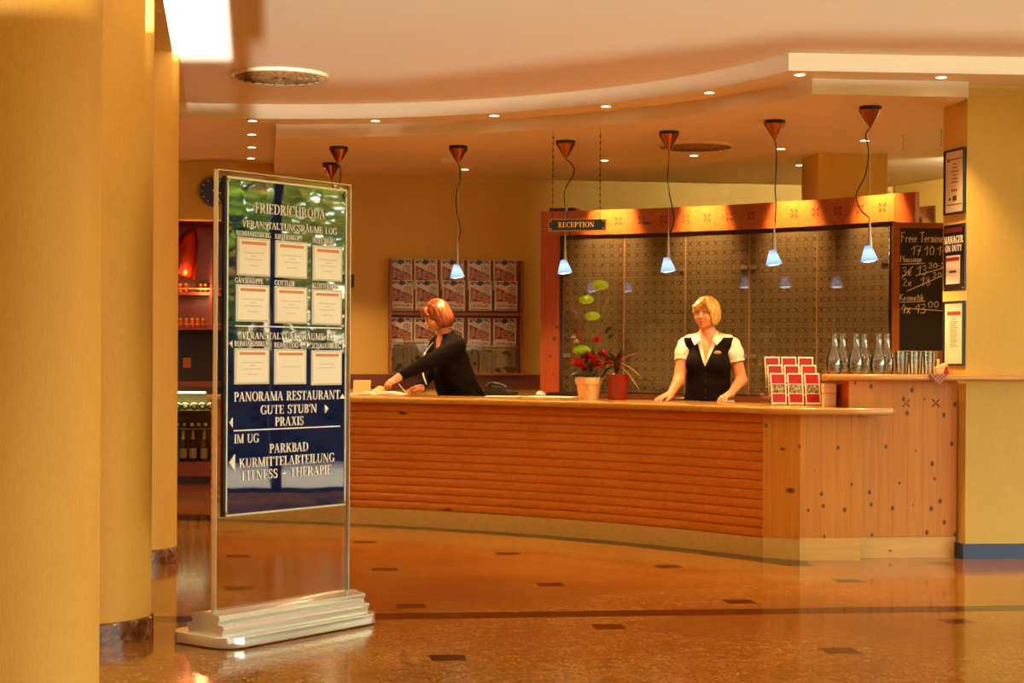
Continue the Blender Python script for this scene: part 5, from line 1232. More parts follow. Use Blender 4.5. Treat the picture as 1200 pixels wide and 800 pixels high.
b = MB()
for i in range(3):
    for j in range(4): b.box(.03+i*.024, .047+i*.024, -.04+j*.024, -.024+j*.024, .03, .062-.012*i)
b.make('keys', plain('grey_keys', '7a6e60', .5), ph)
p = at_top(634, 463.3); o = thing('white_bell', (p.x, p.y+.05, TOP), 'small white rounded object at the end of the black tray', 'desk bell'); MB().lathe([(0, 0), (.04, 0), (.042, .006), (.036, .022), (.02, .034), (0, .036)], (0, 0, 0), 20).make('dome', M['whitep'], o, True); MB().ball((0, 0, .037), .006).make('button', M['whitep'], o, True)
p = at_top(667, 464); o = thing('keyboard', (p.x+.02, p.y+.18, TOP), 'flat black keyboard on the counter behind the papers', 'keyboard', None, math.radians(-28)); MB().box(-.2, .2, -.07, .07, 0, .02, None, .004).make('body', M['black'], o); b = MB()
for i in range(14):
    for j in range(4): b.box(-.185+i*.0265, -.163+i*.0265, -.055+j*.028, -.032+j*.028, .019, .026)
b.make('keys', plain('dark_keys', '241f1c', .5), o)
# open register book
p = at_top(440, 463.6); nb = thing('open_book', (p.x, p.y+.18, TOP), 'open white register book under the receptionist\'s hand', 'book', None, math.radians(-6))
def page(b, s):
    prof = [(0, .012), (.03, .028), (.09, .03), (.16, .022), (.215, .010)]; vs = []
    for x, z in prof:
        for y in (-.15, .15): vs += [(s*x, y, z), (s*x, y, max(0.003, z-.02))]
    fs = []
    for i in range(len(prof)-1): o = 4*i; fs += [(o, o+2, o+6, o+4), (o+1, o+5, o+7, o+3), (o, o+4, o+5, o+1), (o+2, o+3, o+7, o+6)]
    fs += [(0, 1, 3, 2), (16, 18, 19, 17)]; b.raw(vs, fs)
b = MB(); page(b, -1); b.make('page_block', M['white'], nb); b = MB(); page(b, 1); b.make('page_block', M['white'], nb); MB().box(-.225, .225, -.158, .158, 0, .004).make('cover', plain('cream_cover', 'c9ad7c', .6), nb)
p = P(424, 452, 13.75); o = thing('raised_folder', (p.x, 13.72, TOP), 'beige folder propped up at a slant behind the open book', 'folder'); Q = Matrix.Rotation(-.5, 4, 'X'); MB().box(-.07, .07, 0, .006, .0, .135, Q).make('flap', plain('beige_card', 'c2914e', .6), o); MB().box(-.07, .07, .0, .14, .0, .012).make('base', M['black'], o)
p = P(442, 455, 13.7); o = thing('crumpled_cloth', (p.x, 13.68, TOP), 'crumpled pale paper between the folder and the hand', 'paper')
b = MB().ball((0, 0, .03), (.075, .05, .03), 20)
b.v = [(x*(1+.15*math.sin(31*x+17*z)), y*(1+.2*math.sin(41*y+23*x)), max(.001, z*(1+.3*math.sin(50*x+33*y)))) for x, y, z in b.v]; b.make('paper', plain('pale_paper', 'c9a468', .7), o, True)
# ------------------------------------------------------------------ people (smoothly blended implicit bodies, meshed)
class Field:
    def __init__(s, lo, hi, h):
        s.h = h; s.lo = np.array(lo, np.float32); s.n = np.ceil((np.array(hi)-np.array(lo))/h).astype(int)+1
        s.F = np.full(tuple(s.n), 1.0, np.float32)
        s.ax = [s.lo[i]+h*np.arange(s.n[i], dtype=np.float32) for i in range(3)]
    def win(s, lo, hi):
        a = np.maximum(0, np.floor((np.array(lo)-s.lo)/s.h).astype(int)); b_ = np.minimum(s.n, np.ceil((np.array(hi)-s.lo)/s.h).astype(int)+1)
        sl = tuple(slice(a[i], max(a[i], b_[i])) for i in range(3))
        X, Y, Z = np.meshgrid(*[s.ax[i][sl[i]] for i in range(3)], indexing='ij', sparse=True); return sl, X, Y, Z
    def dist(s, p, X, Y, Z, g):
        if p[0] == 'c':
            a, b_, ra, rb = np.array(p[1]), np.array(p[2]), p[3], p[4]; d = b_-a; L = max(float(d @ d), 1e-9)
            t = np.clip(((X-a[0])*d[0]+(Y-a[1])*d[1]+(Z-a[2])*d[2])/L, 0, 1)
            return np.sqrt((X-a[0]-t*d[0])**2+(Y-a[1]-t*d[1])**2+(Z-a[2]-t*d[2])**2)-(ra+(rb-ra)*t)-g
        c, r = np.array(p[1]), np.array(p[2])+g; R = np.array(p[3]) if len(p) > 3 and p[3] is not None else np.eye(3)
        x, y, z = X-c[0], Y-c[1], Z-c[2]
        q = [R[0][i]*x+R[1][i]*y+R[2][i]*z for i in range(3)]
        k0 = np.sqrt(sum((q[i]/r[i])**2 for i in range(3))); k1 = np.sqrt(sum((q[i]/r[i]**2)**2 for i in range(3)))+1e-9
        return k0*(k0-1)/k1
    def bb(s, p, m):
        if p[0] == 'c': a, b_ = np.array(p[1]), np.array(p[2]); r = max(p[3], p[4])+m; return np.minimum(a, b_)-r, np.maximum(a, b_)+r
        r = max(p[2])+m; return np.array(p[1])-r, np.array(p[1])+r
    def add(s, prims, k=0.02, g=0.0):
        for p in prims:
            kk = p[5] if p[0] == 'c' and len(p) > 5 else p[4] if p[0] == 'e' and len(p) > 4 else k
            lo, hi = s.bb(p, kk+g+2*s.h); sl, X, Y, Z = s.win(lo, hi); d = s.dist(p, X, Y, Z, g); f = s.F[sl]
            if kk > 0: hh = np.clip(.5+.5*(d-f)/kk, 0, 1); s.F[sl] = d*(1-hh)+f*hh-kk*hh*(1-hh)
            else: s.F[sl] = np.minimum(f, d)
        return s
    def sub(s, prims, k=0.01, g=0.0):
        for p in prims:
            lo, hi = s.bb(p, k+g+2*s.h); sl, X, Y, Z = s.win(lo, hi); d = -s.dist(p, X, Y, Z, g); f = s.F[sl]
            hh = np.clip(.5-.5*(d-f)/max(k, 1e-6), 0, 1); s.F[sl] = d*(1-hh)+f*hh+k*hh*(1-hh)
        return s
    def cut(s, fn, lo=None, hi=None):
        sl, X, Y, Z = s.win(s.lo if lo is None else lo, s.lo+s.n*s.h if hi is None else hi); s.F[sl] = np.maximum(s.F[sl], fn(X, Y, Z)); return s
    def warp(s, fn):
        sl, X, Y, Z = s.win(s.lo, s.lo+s.n*s.h); s.F[sl] += fn(X, Y, Z); return s
    def hit(s, x, z, y0=None):
        i = int(round((x-s.lo[0])/s.h)); k = int(round((z-s.lo[2])/s.h)); col = s.F[i, :, k]; w = np.where(col < 0)[0]
        return float(s.ax[1][w[0]]) if len(w) else 0.0
    def mesh(s, name, mat, parent, iters=1):
        F = s.F; ins = F < 0
        n = np.array(F.shape)-1
        cs = np.zeros(tuple(n), np.int8)
        for i in (0, 1):
            for j in (0, 1):
                for k in (0, 1): cs += ins[i:i+n[0], j:j+n[1], k:k+n[2]]
        act = np.argwhere((cs > 0) & (cs < 8)); idx = np.full(tuple(n), -1, np.int32); idx[tuple(act.T)] = np.arange(len(act))
        V = np.zeros((len(act), 3)); W = np.zeros(len(act))
        for ax in range(3):
            o = [q for q in range(3) if q != ax]
            for u in (0, 1):
                for v in (0, 1):
                    p0 = act.copy(); p0[:, o[0]] += u; p0[:, o[1]] += v; p1 = p0.copy(); p1[:, ax] += 1
                    f0, f1 = F[tuple(p0.T)], F[tuple(p1.T)]; m = (f0 < 0) != (f1 < 0)
                    t = f0[m]/(f0[m]-f1[m]); q = p0[m].astype(float); q[:, ax] += t; V[m] += q; W[m] += 1
        V = V/W[:, None]*s.h+s.lo
        quads = []
        for ax in range(3):
            o = [(ax+1) % 3, (ax+2) % 3]
            a = [slice(None)]*3; b_ = [slice(None)]*3; a[ax] = slice(0, -1); b_[ax] = slice(1, None)
            e = np.argwhere(ins[tuple(a)] != ins[tuple(b_)])
            e = e[(e[:, o[0]] > 0) & (e[:, o[1]] > 0) & (e[:, o[0]] < n[o[0]]) & (e[:, o[1]] < n[o[1]])]
            c = []
            for du, dv in ((-1, -1), (0, -1), (0, 0), (-1, 0)):
                q = e.copy(); q[:, o[0]] += du; q[:, o[1]] += dv; c.append(idx[tuple(q.T)])
            c = np.stack(c, 1); fl = ~ins[tuple(e.T)]; c[fl] = c[fl][:, ::-1]; quads.append(c)
        Q = np.concatenate(quads); Q = Q[(Q >= 0).all(1)]
        # light smoothing along the mesh edges
        for _ in range(iters):
            S = np.zeros_like(V); N_s = np.zeros(len(V))
            for i in range(4):
                a_, b2 = Q[:, i], Q[:, (i+1) % 4]
                for d_ in range(3):
                    S[:, d_] += np.bincount(a_, V[b2, d_], len(V))+np.bincount(b2, V[a_, d_], len(V))
                N_s += np.bincount(a_, minlength=len(V))+np.bincount(b2, minlength=len(V))
            V = .5*V+.5*S/np.maximum(N_s, 1)[:, None]
        me = bpy.data.meshes.new(name); me.vertices.add(len(V)); me.vertices.foreach_set('co', V.astype(np.float32).ravel())
        me.loops.add(Q.size); me.loops.foreach_set('vertex_index', Q.ravel().astype(np.int32)); me.polygons.add(len(Q))
        me.polygons.foreach_set('loop_start', np.arange(0, Q.size, 4, dtype=np.int32)); me.update(calc_edges=True); me.validate()
        me.polygons.foreach_set('use_smooth', np.ones(len(me.polygons), bool)); me.materials.append(mat)
        o = bpy.data.objects.new(name, me); C.objects.link(o)
        if parent is not None: o.parent = parent
        return o
def skinmat(name, c):
    t = NT(name); f = t.noise(t.coord(), 25, 3); cc = hexc(c)
    return t.done(t.pbr(t.mix(f, tuple(x*.9 for x in cc), tuple(min(1, x*1.06) for x in cc)), .45, 0, None, **{'Subsurface Weight': .15, 'Subsurface Radius': (.012, .005, .003)}))
def hairmat(name, a, b_, c):
    t = NT(name); f = t.noise(t.mapped((60, 60, 7)), 2.2, 3, .6, .5); return t.done(t.pbr(t.ramp(f, [(.3, hexc(a)), (.5, hexc(b_)), (.72, hexc(c))]), .38, 0, t.bump(f, .25, .004)))
def xf(prims, R, T):
    """rotate and shift a list of shapes"""
    R = np.array(R.to_3x3() if hasattr(R, 'to_3x3') else R); T = np.array(T); out = []
    for p in prims:
        if p[0] == 'c': out.append(('c', R @ np.array(p[1])+T, R @ np.array(p[2])+T)+tuple(p[3:]))
        else:
            r0 = np.array(p[3]) if len(p) > 3 and p[3] is not None else np.eye(3); out.append(('e', R @ np.array(p[1])+T, p[2], R @ r0)+tuple(p[4:]))
    return out
HEAD = [('e', (0, .018, .032), (.074, .094, .084)), ('e', (0, -.022, -.022), (.063, .068, .08)), ('e', (0, -.034, -.07), (.048, .05, .036)), ('e', (0, -.068, -.096), (.019, .017, .014), None, .02),
        ('e', (.036, -.06, -.036), (.024, .022, .024), None, .02), ('e', (-.036, -.06, -.036), (.024, .022, .024), None, .02), ('e', (.028, -.077, .022), (.024, .012, .008), None, .012), ('e', (-.028, -.077, .022), (.024, .012, .008), None, .012),
        ('c', (0, -.086, .012), (0, -.108, -.026), .0065, .0105, .01), ('e', (.0105, -.099, -.03), (.008, .009, .007), None, .006), ('e', (-.0105, -.099, -.03), (.008, .009, .007), None, .006),
        ('e', (0, -.09, -.0565), (.021, .008, .0045), None, .005), ('e', (0, -.089, -.0665), (.018, .008, .0055), None, .005),
        ('e', (.074, .014, -.006), (.009, .019, .03), None, .008), ('e', (-.074, .014, -.006), (.009, .019, .03), None, .008)]
SOCK = [('e', (.03, -.097, .004), (.016, .014, .0095)), ('e', (-.03, -.097, .004), (.016, .014, .0095))]
NECK = [('c', (0, .018, -.07), (0, .04, -.2), .052, .058, .03)]
def hand(w, d, up, side, curl=.5, spread=.12, thumb=.6):
    """palm, four fingers with knuckle bends and a thumb leaving the side of the palm; d points along the fingers, up out of the back of the hand"""
    d = Vector(d).normalized(); up = Vector(up); up = (up-d*up.dot(d)).normalized(); s = d.cross(up)*side; w = Vector(w); pr = []
    def pt(a, b_, c): return tuple(w+d*a+s*b_+up*c)
    ys = (.027, .009, -.009, -.026); Ls = (.07, .078, .072, .056); rs = (.0085, .0088, .0084, .0074)
    pr.append(('c', pt(-.01, .008, 0), pt(.03, .006, 0), .024, .024, .02)); pr.append(('c', pt(-.01, -.008, 0), pt(.03, -.008, 0), .022, .022, .02))
    for i in range(4):
        pr.append(('c', pt(.02, ys[i]*.6, .0), pt(.082-.006*abs(i-1), ys[i], .003), .0145, .0115, .012))
        a, b_, c = .082-.006*abs(i-1), ys[i], .003; ang = -curl*.35; sp = spread*(1.5-i)*.5; p0 = Vector((a, b_, c))
        for j, fr in enumerate((.45, .3, .25)):
            v = Vector((math.cos(ang)*math.cos(sp), math.sin(sp)*math.cos(ang), math.sin(ang)))*Ls[i]*fr; p1 = p0+v
            pr.append(('c', pt(*p0), pt(*p1), rs[i]*(1-.08*j), rs[i]*(.93-.08*j), .003)); p0 = p1; ang -= curl*(.75 if j == 0 else .55)
    t0, t1, t2, t3 = (.012, .022, -.004), (.04, .042, -.014*thumb), (.066, .05, -.024*thumb), (.088, .048, -.03*thumb)
    pr += [('c', pt(*t0), pt(*t1), .0155, .0125, .012), ('c', pt(*t1), pt(*t2), .0115, .0098, .004), ('c', pt(*t2), pt(*t3), .0098, .0078, .003)]
    return pr
def face_bits(o, R, T, iris, brow_c, lip_c, smile=0.0):
    R3 = R.to_3x3(); T = Vector(T); Q = lambda p: T+R3 @ Vector(p)
    for s in (1, -1):
        e = MB().ball(Q((s*.03, -.0795, .004)), .0118, 14).make('eye', M['eye'], o, True)
        MB().ball(Q((s*.03, -.0875, .004)), (.0052, .0052, .0052), 10).make('iris', iris, e, True)
        b = MB(); b.tube([Q((s*.0145, -.0905, .0215)), Q((s*.03, -.09, .027)), Q((s*.046, -.078, .0225))], [.0026, .0032, .0018], 6); b.make('eyebrow', brow_c, o, True)
        b = MB(); b.tube([Q((s*.0165, -.0885, .0065)), Q((s*.03, -.0905, .0125)), Q((s*.0435, -.082, .006))], [.0018, .0022, .0018], 6); b.make('eyelid', M['lash'], o, True)
    b = MB(); b.tube([Q((-.021, -.0915, -.0595+smile)), Q((-.008, -.0985, -.057)), Q((0, -.0985, -.058)), Q((.008, -.0985, -.057)), Q((.021, -.0915, -.0595+smile))], [.0014, .0032, .0028, .0032, .0014], 6)
    b.tube([Q((-.019, -.0915, -.062+smile)), Q((0, -.097, -.0675)), Q((.019, -.0915, -.062+smile))], [.0015, .0048, .0015], 6); b.make('lips', lip_c, o, True)
M['eye'] = plain('eye_white', 'cdbba4', .15, var=.01); M['lash'] = plain('dark_lashes', '3a2010', .6)
def legs(hip, k=1.0):
    out = []
    for s in (1, -1):
        out += [('c', (s*.09, 0, .9), (s*.095, -.005, .5), .09*k, .06*k, .03), ('c', (s*.095, -.005, .5), (s*.095, .02, .09), .058*k, .036*k, .02), ('e', (s*.095, -.05, .045), (.042, .12, .04), None, .03)]
    return out

# ---- blonde receptionist, facing the lobby
BXc, BYc = 1.455, 12.64
bl = tag(bpy.data.objects.new('person', None), 'receptionist with short blonde hair in a dark waistcoat, both hands resting on the counter', 'person'); bl_loc = Vector((BXc, BYc, 0)); bpy.data.objects.remove(bl)
TORSO = [('e', (0, 0.005, 1.26), (.155, .112, .19)), ('c', (-.135, .015, 1.405), (.135, .015, 1.405), .058, .058), ('c', (0, .025, 1.46), (.12, .018, 1.425), .05, .045), ('c', (0, .025, 1.46), (-.12, .018, 1.425), .05, .045),
         ('e', (.07, -.072, 1.255), (.072, .06, .068)), ('e', (-.07, -.072, 1.255), (.072, .06, .068)), ('e', (0, .0, 1.08), (.155, .118, .16)), ('e', (0, .01, .93), (.185, .135, .15))]
TA = math.radians(-17); TZ = Matrix.Rotation(TA, 3, 'Z'); tc, ts = math.cos(TA), math.sin(TA)     # torso turned a little to her right
TORSO = xf(TORSO, TZ, (0, 0, 0))
def tX(X, Y): return X*tc+Y*ts
def tY(X, Y): return -X*ts+Y*tc
def tw(x, y, z): return tuple(TZ @ Vector((x, y, z)))
def limb(a, b_, c, r0, r1, r2): return [('c', a, b_, r0, r1, .03), ('c', b_, c, r1, r2, .02)]
HB = Matrix.Rotation(math.radians(-32), 3, 'Z') @ Matrix.Rotation(math.radians(2), 3, 'X') ; HBt = (-.022, -.02, 1.632)
rs_, re_, rw2 = tw(-.178, .015, 1.40), (-.222, -.045, 1.135), (-.305, -.255, 1.036)
ls_, le_, lw2 = tw(.178, .015, 1.40), (.235, -.06, 1.135), (.128, -.275, 1.04)
f = Field((-.55, -.55, -.01), (.45, .3, 1.86), .0045)
f.add(TORSO, .05); f.add(legs(0), .03); f.add(limb(rs_, re_, rw2, .05, .043, .026)); f.add(limb(ls_, le_, lw2, .05, .043, .026))
f.add([('c', (0, .03, 1.44), (-.012, .01, 1.56), .056, .05, .03)]); f.add(xf(HEAD, HB, HBt), .02); f.sub(xf(SOCK, HB, HBt), .006)
f.add(hand((-.315, -.27, 1.03), (-.72, -.62, -.22), (-.15, -.1, 1), -1, .28, .25, .7)); f.add(hand((.122, -.29, 1.035), (-.55, -.75, -.2), (.1, .1, 1), 1, .6, .1, .7))
skin1 = skinmat('fair_skin', 'cc8656')
bl = f.mesh('person', skin1, None); bl.location = bl_loc
tag(bl, 'receptionist with short blonde hair in a dark waistcoat, both hands on the counter', 'person')
face_bits(bl, HB.to_4x4(), HBt, plain('brown_iris', '3a2a1c', .2), plain('blonde_brow', 'a8793c', .7), plain('rose_lips', 'b8604a', .4), .001)
# hair: chin length swept fringe
h = Field((-.17, -.2, 1.45), (.16, .18, 1.82), .003)
h.add(xf([('e', (0, .02, .036), (.09, .108, .09)), ('e', (.066, .01, -.02), (.028, .072, .07)), ('e', (-.066, .018, -.015), (.028, .06, .068)), ('e', (0, .085, -.02), (.075, .04, .085))], HB, HBt), .03)
h.sub(xf([('e', (-.008, -.115, -.042), (.062, .085, .088)), ('e', (0, -.02, -.14), (.06, .1, .06))], HB, HBt), .012)
h.add(xf([('c', (.035, -.072, .098), (-.03, -.098, .052), .024, .015), ('c', (-.03, -.098, .052), (-.068, -.06, .01), .015, .012), ('c', (.03, -.075, .095), (.062, -.07, .03), .026, .018), ('c', (.062, -.07, .03), (.072, -.045, -.04), .018, .012), ('c', (0, -.07, .1), (-.06, -.06, .05), .022, .018)], HB, HBt), .012)
h.warp(lambda X, Y, Z: .0022*np.sin(150*(X-BXc*0)+40*Z)*np.sin(120*Y+30*Z))
h.mesh('hair', hairmat('blonde_hair', '74481a', 'c08a3a', 'e6c078'), bl)
# white blouse, its sleeves and collar
g = Field((-.35, -.3, .8), (.38, .25, 1.56), .0045)
wedge = lambda z0, m: (lambda X, Y, Z: -np.maximum((np.abs(tX(X, Y))-(Z-z0)*m)/math.sqrt(1+m*m), tY(X, Y)))
g.add(TORSO, .05, .006); g.cut(lambda X, Y, Z: np.maximum(Z-1.475, .86-Z)); g.cut(wedge(1.265, .25)); g.sub([('c', (0, .03, 1.42), (-.012, .01, 1.56), .062, .058)], .006)
blm = plain('white_blouse', 'dfd4bc', .7, var=.03)
g.mesh('blouse', blm, bl)
for s, a, b_ in ((-1, rs_, re_), (1, ls_, le_)):
    g = Field(np.minimum(a, b_)-np.array((.12, .12, .1)), np.maximum(a, b_)+np.array((.12, .12, .1)), .004)
    A_, B_ = np.array(a), np.array(b_); m = A_+(B_-A_)*.48
    g.add([('c', A_+(0, 0, .0), A_+(B_-A_)*.25, .057, .062), ('c', A_+(B_-A_)*.25, m, .062, .057)], .02); ax_ = (B_-A_)/np.linalg.norm(B_-A_)
    g.cut(lambda X, Y, Z: (X-m[0])*ax_[0]+(Y-m[1])*ax_[1]+(Z-m[2])*ax_[2]); g.warp(lambda X, Y, Z: .002*np.sin(90*Y+60*Z)*np.sin(70*X))
    g.mesh('sleeve', blm, bl)
    MB().lathe([(.0585, 0), (.0615, .002), (.0615, .014), (.0585, .016)], tuple(m), 28, Vector(-ax_).to_track_quat('Z', 'Y').to_matrix()).make('sleeve_cuff', blm, bl, True)
v = Field((-.28, -.3, .8), (.28, .25, 1.5), .0045)
v.add(TORSO, .05, .013); v.cut(lambda X, Y, Z: np.maximum(Z-1.452, (.985-.05*np.clip((.04-np.abs(tX(X, Y)))/.04, 0, 1)*(tY(X, Y) < 0))-Z)); v.cut(wedge(1.235, .40)); v.sub([('c', (0, .03, 1.40), (-.012, .01, 1.56), .07, .072)], .008)
for a in (rs_, ls_): v.sub([('e', (a[0]*1.24, a[1]*1.24, a[2]-.02), (.058, .1, .085))], .01)
v.warp(lambda X, Y, Z: .0018*np.sin(55*Z+18*X)*np.exp(-((Z-1.1)/.09)**2))
v.mesh('waistcoat', plain('dark_brown_waistcoat', '150c08', .85, var=.25, vscale=90, **{'Specular IOR Level': .12}), bl)
for z in (1.19, 1.13, 1.07, 1.01): bx = -.118*math.sin(-TA); y = v.hit(bx, z); MB().ball((bx, y-.001, z), (.0065, .003, .0065), 10).make('button', M['black'], bl, True)
y = v.hit(.052, 1.34); MB().ball((.052, y-.003, 1.34), (.028, .006, .0155), 18).make('name_badge', M['brass'], bl, True)
for s in (-1, 1):   # pointed collar leaves
    pl = [(.03, .062, 1.497), (.062, .04, 1.497), (.066, -.01, 1.492), (.052, -.062, 1.462), (.044, -.096, 1.428), (.083, -.118, 1.395), (.112, -.07, 1.436), (.118, -.01, 1.46), (.098, .05, 1.475), (.03, .085, 1.482)]
    q = [Vector(tw(s*x, y, z)) for x, y, z in pl]; c0 = sum(q, Vector())/len(q)+Vector((0, -.004, .010)); nn = Vector(tw(s*.35, -.5, .75)).normalized()*.006
    b = MB(); m = len(q); vs = [p+nn for p in q]+[c0+nn]+[p-nn*.6 for p in q]+[c0-nn*.6]; fs = []
    for i in range(m):
        j_ = (i+1) % m; fs += [(i, j_, m), (m+1+j_, m+1+i, 2*m+1), (i, m+1+i, m+1+j_, j_)]
    b.raw(vs, fs); b.make('collar', blm, bl, True)
t_ = Field((-.25, -.25, -.0), (.25, .25, 1.0), .006); t_.add(legs(0), .03, .008); t_.add([('e', (0, .01, .93), (.185, .135, .15))], .05, .01); t_.cut(lambda X, Y, Z: np.maximum(Z-.99, .085-Z)); t_.mesh('trousers', plain('dark_trousers', '1a1410', .7), bl)
t_ = Field((-.25, -.25, -.01), (.25, .25, .2), .005); t_.add(legs(0), .03, .006); t_.cut(lambda X, Y, Z: Z-.085); t_.mesh('shoes', M['black'], bl)
g = Field((-.3, -.3, .8), (.3, .3, 1.1), .0045); g.add(TORSO, .05, .018); g.cut(lambda X, Y, Z: np.maximum(np.maximum(Z-.995, .90-Z), .09-X)); g.mesh('blouse_hem', blm, bl)
MB().lathe([(.0275, -.006), (.030, -.004), (.030, .004), (.0275, .006)], (.132, -.268, 1.043), 20, Vector((-.4, -.8, -.25)).to_track_quat('Z', 'Y').to_matrix()).make('watch_strap', M['steel'], bl, True)

# ---- red-haired receptionist leaning over the register
RX0, RY0 = -.42, 13.93
FD = Vector((-.88, -.47, 0)).normalized(); LT = Vector((.47, -.88, 0)).normalized()     # facing, own left
def rp(fw, lt, z): return tuple(FD*fw+LT*lt+Vector((0, 0, z)))
RB = Matrix((( -LT.x, -FD.x, 0), (-LT.y, -FD.y, 0), (0, 0, 1)))       # own axes: x = own right, y = back
# columns are images of the x and y axes of a figure that faces -y
RB = Matrix(((LT.x, -FD.x, 0), (LT.y, -FD.y, 0), (0, 0, 1)))
HR = RB @ Matrix.Rotation(math.radians(24), 3, 'X'); HRt = rp(.235, 0.02, 1.625)
lean = Matrix.Rotation(math.radians(17), 3, 'X')
def le(p):      # lean about the hips
    q = lean @ (Vector(p)-Vector((0, 0, .95)))+Vector((0, 0, .95)); return RB @ q
def tors(g=1.0): return [('e', (0, 0.005, 1.26), (.165*g, .13*g, .19)), ('c', (-.135, .015, 1.40), (.135, .015, 1.40), .065, .065), ('c', (0, .02, 1.46), (.12, .015, 1.42), .055, .05), ('c', (0, .02, 1.46), (-.12, .015, 1.42), .055, .05), ('e', (.07, -.075, 1.23), (.08, .07, .075)), ('e', (-.07, -.075, 1.23), (.08, .07, .075)), ('e', (0, .0, 1.08), (.18*g, .15*g, .16))]
LR = RB @ lean; off = Vector((0, 0, .95))-LR @ Vector((0, 0, .95))
RT = xf(tors(), LR, off)+xf([('e', (0, .02, .93), (.2, .165, .16))], RB, (0, 0, 0))
ls3 = Vector(le((.185, .01, 1.40))); rs3 = Vector(le((-.185, .01, 1.40)))
def wp(px, py, d): q = P(px, py, d); return Vector((q.x-RX0, q.y-RY0, q.z))
le3, lw3 = wp(502.5, 424, 13.58), wp(469, 441, 13.46); re3, rw3 = Vector(rp(.2, -.22, 1.15)), wp(493, 454.5, 13.62)
f = Field((-.75, -.7, -.01), (.45, .45, 1.86), .005)
f.add(RT, .05); f.add(xf(legs(0), RB, (0, 0, 0)), .03); f.add(limb(ls3, le3, lw3, .055, .047, .027)); f.add(limb(rs3, re3, rw3, .055, .047, .027))
nb3 = Vector(le((0, .02, 1.45))); f.add([('c', nb3, Vector(HRt)+HR @ Vector((0, .02, -.06)), .056, .05, .03)]); f.add(xf(HEAD, HR, HRt), .02); f.sub(xf(SOCK, HR, HRt), .006)
ld = wp(455, 448.5, 13.42)-lw3; rd3 = wp(479, 457, 13.56)-rw3
f.add(hand(lw3+ld.normalized()*.012, ld+Vector((0, 0, -.01)), (.2, -.35, 1), 1, .55, .12, .8)); f.add(hand(rw3+rd3.normalized()*.01, rd3, (.1, .5, .8), -1, .9, .08, 1.0))
rh = f.mesh('person', skinmat('warm_skin', 'd08c5c'), None); rh.location = (RX0, RY0, 0)
tag(rh, 'red haired receptionist in a dark jacket and glasses leaning over a book on the counter', 'person')
face_bits(rh, HR.to_4x4(), HRt, plain('dark_iris', '2a2018', .2), plain('auburn_brow', '7a4420', .7), plain('red_lips', 'a8503c', .4))
h = Field(np.array(HRt)-(.17, .17, .2), np.array(HRt)+(.18, .18, .17), .003)
h.add(xf([('e', (0, .02, .036), (.094, .112, .1)), ('e', (.07, .025, -.035), (.03, .075, .075)), ('e', (-.07, .025, -.035), (.03, .075, .075)), ('e', (0, .09, -.04), (.08, .045, .09))], HR, HRt), .03)
h.sub(xf([('e', (0, -.12, -.055), (.068, .085, .088)), ('e', (0, -.03, -.16), (.06, .11, .07))], HR, HRt), .012)
h.add(xf([('c', (.02, -.08, .09), (-.045, -.088, .045), .022, .014), ('c', (.0, -.085, .09), (.045, -.088, .045), .022, .014), ('c', (.0, -.09, .085), (.0, -.1, .05), .02, .012)], HR, HRt), .012)
h.warp(lambda X, Y, Z: .002*np.sin(140*X+40*Z)*np.sin(120*Y+30*Z))
h.mesh('hair', hairmat('auburn_hair', '3c1406', '7c3610', 'bc6a22'), rh)
# glasses
b = MB(); Q = lambda p: Vector(HRt)+HR @ Vector(p)
for s in (1, -1):
    b.tube([Q((s*.031+.022*math.cos(k*PI/8), -.099, .002+.016*math.sin(k*PI/8))) for k in range(17)], .0016, 5); b.tube([Q((s*.053, -.098, .006)), Q((s*.074, -.05, .006)), Q((s*.077, .015, .004))], .0016, 5)
b.tube([Q((-.009, -.1, .005)), Q((0, -.103, .008)), Q((.009, -.1, .005))], .0016, 5); gg = b.make('glasses', plain('dark_frame', '3a1a10', .3), rh, True)
# jacket with sleeves, open at the neck
jm = plain('black_brown_jacket', '120a07', .9, var=.2, vscale=70, **{'Specular IOR Level': .1})
j = Field((-.62, -.62, .75), (.42, .42, 1.6), .005)
j.add(RT, .05, .016); j.add(xf([('e', (0, .03, .93), (.215, .185, .12))], RB, (0, 0, 0)), .04)
sl = []
for a, b_, c in ((ls3, le3, lw3), (rs3, re3, rw3)): e = b_+(c-b_)*.93; sl += [('c', tuple(a), tuple(b_), .072, .06, .03), ('c', tuple(b_), tuple(e), .06, .041, .02)]
j.add(sl, .03)
nv = np.array(nb3); hv = np.array(Vector(HRt)+HR @ Vector((0, .02, -.02)))
j.sub([('c', nv, hv, .062, .07)], .008)
FDn, LTn = np.array(FD), np.array(LT); L0 = np.array(le((0, 0, 1.20)))
Li = np.array((LR @ Vector((0, 0, 1)))); Lf = np.array((LR @ Vector((0, -1, 0))))
def vneck(X, Y, Z):
    lt = np.abs(X*LTn[0]+Y*LTn[1]); u = (X-L0[0])*Li[0]+(Y-L0[1])*Li[1]+(Z-L0[2])*Li[2]; fw = (X-L0[0])*Lf[0]+(Y-L0[1])*Lf[1]+(Z-L0[2])*Lf[2]
    return -np.maximum((lt-u*.34)/1.06, .03-fw)
j.cut(vneck); j.cut(lambda X, Y, Z: .84-Z)
ca = np.array(lw3+(le3-lw3)*.07); cb = np.array(rw3+(re3-rw3)*.07)
j.warp(lambda X, Y, Z: .0022*np.sin(50*Z+40*X)*np.sin(35*Y))
j.mesh('jacket', jm, rh)
g = Field((-.5, -.5, .9), (.4, .4, 1.6), .005); g.add(RT, .05, .007); g.cut(lambda X, Y, Z: np.maximum(.95-Z, Z-1.6)); g.sub([('c', nv, hv, .06, .066)], .006)
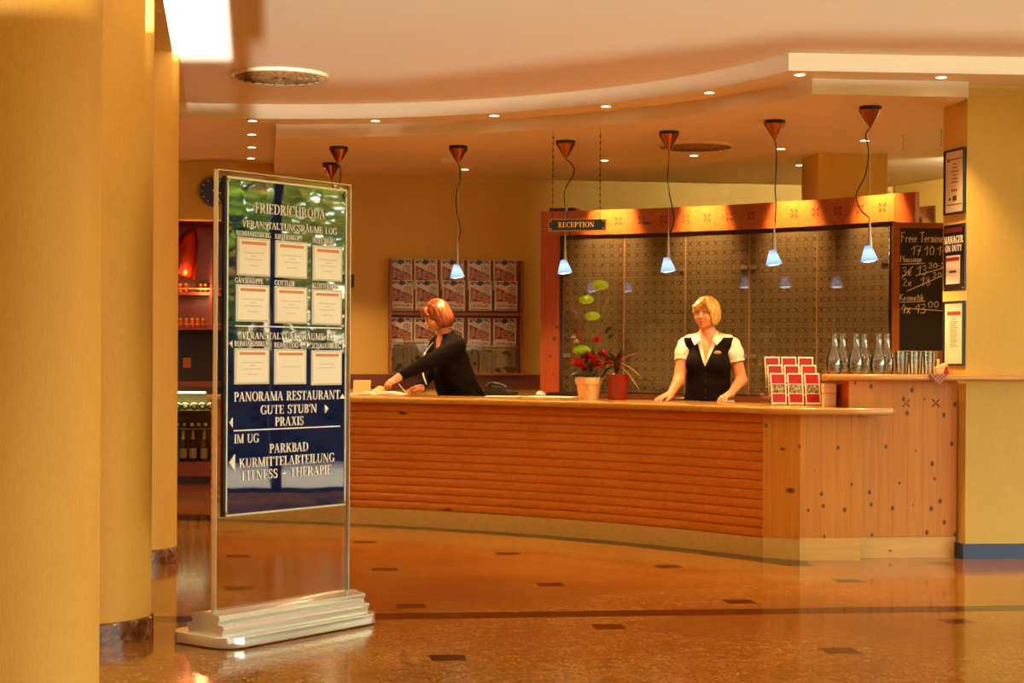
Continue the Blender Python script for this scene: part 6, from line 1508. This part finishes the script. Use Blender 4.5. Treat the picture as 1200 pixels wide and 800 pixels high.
def vneck2(X, Y, Z):
    lt = np.abs(X*LTn[0]+Y*LTn[1]); u = (X-L0[0])*Li[0]+(Y-L0[1])*Li[1]+(Z-L0[2])*Li[2]-.1; fw = (X-L0[0])*Lf[0]+(Y-L0[1])*Lf[1]+(Z-L0[2])*Lf[2]
    return -np.maximum((lt-u*.3)/1.05, .03-fw)
g.cut(vneck2); g.mesh('top', plain('dark_top', '2a1a12', .7), rh)
# pale piping on the jacket edges
def on_jacket(px, py):
    o0 = Vector((-RX0, -RY0, CAMH)); q = (P(px, py, 10)-EYE).normalized()
    for k in range(1200):
        p_ = o0+q*(12.6+k*.0015); i = np.round((np.array(p_)-j.lo)/j.h).astype(int)
        if (i >= 0).all() and (i < j.n).all() and j.F[tuple(i)] < .002: return p_-q*.002
    return None
pip = plain('cream_piping', 'e8d8b4', .6)
for pts in ([(507.5, 401), (504.5, 404.5), (501, 409), (496.5, 416)], [(495.5, 437), (497, 443), (499.5, 450), (503.5, 461)]):
    w = [on_jacket(*p) for p in pts]; w = [q for q in w if q is not None]
    if len(w) > 1: MB().tube(w, .0065, 6).make('piping', pip, rh, True)
d3 = (lw3-le3).normalized(); MB().lathe([(.031, -.008), (.035, -.006), (.035, .006), (.031, .008)], tuple(lw3-d3*.012), 20, d3.to_track_quat('Z', 'Y').to_matrix()).make('bracelet', M['whitep'], rh, True)
t_ = Field((-.3, -.3, 0), (.3, .3, 1.0), .006); t_.add(xf(legs(0), RB, (0, 0, 0)), .03, .008); t_.add(xf([('e', (0, .02, .93), (.2, .165, .16))], RB, (0, 0, 0)), .05, .008); t_.cut(lambda X, Y, Z: np.maximum(Z-.95, .085-Z)); t_.mesh('trousers', plain('black_trousers', '15100d', .7), rh)
t_ = Field((-.3, -.3, -.01), (.3, .3, .2), .005); t_.add(xf(legs(0), RB, (0, 0, 0)), .03, .006); t_.cut(lambda X, Y, Z: Z-.085); t_.mesh('shoes', M['black'], rh)
# pen in her right hand
a, c = P(467, 449.5, 13.50), P(478, 462.5, 13.47)
pn = thing('pen', c, 'white ballpoint pen held by the red haired receptionist', 'pen'); MB().cyl((0, 0, 0), tuple(a-c), .0045, .005, 8).make('barrel', M['whitep'], pn, True); MB().cyl(tuple((c-a).normalized()*.012), (0, 0, 0), .001, .0045, 8).make('tip', redp, pn, True)
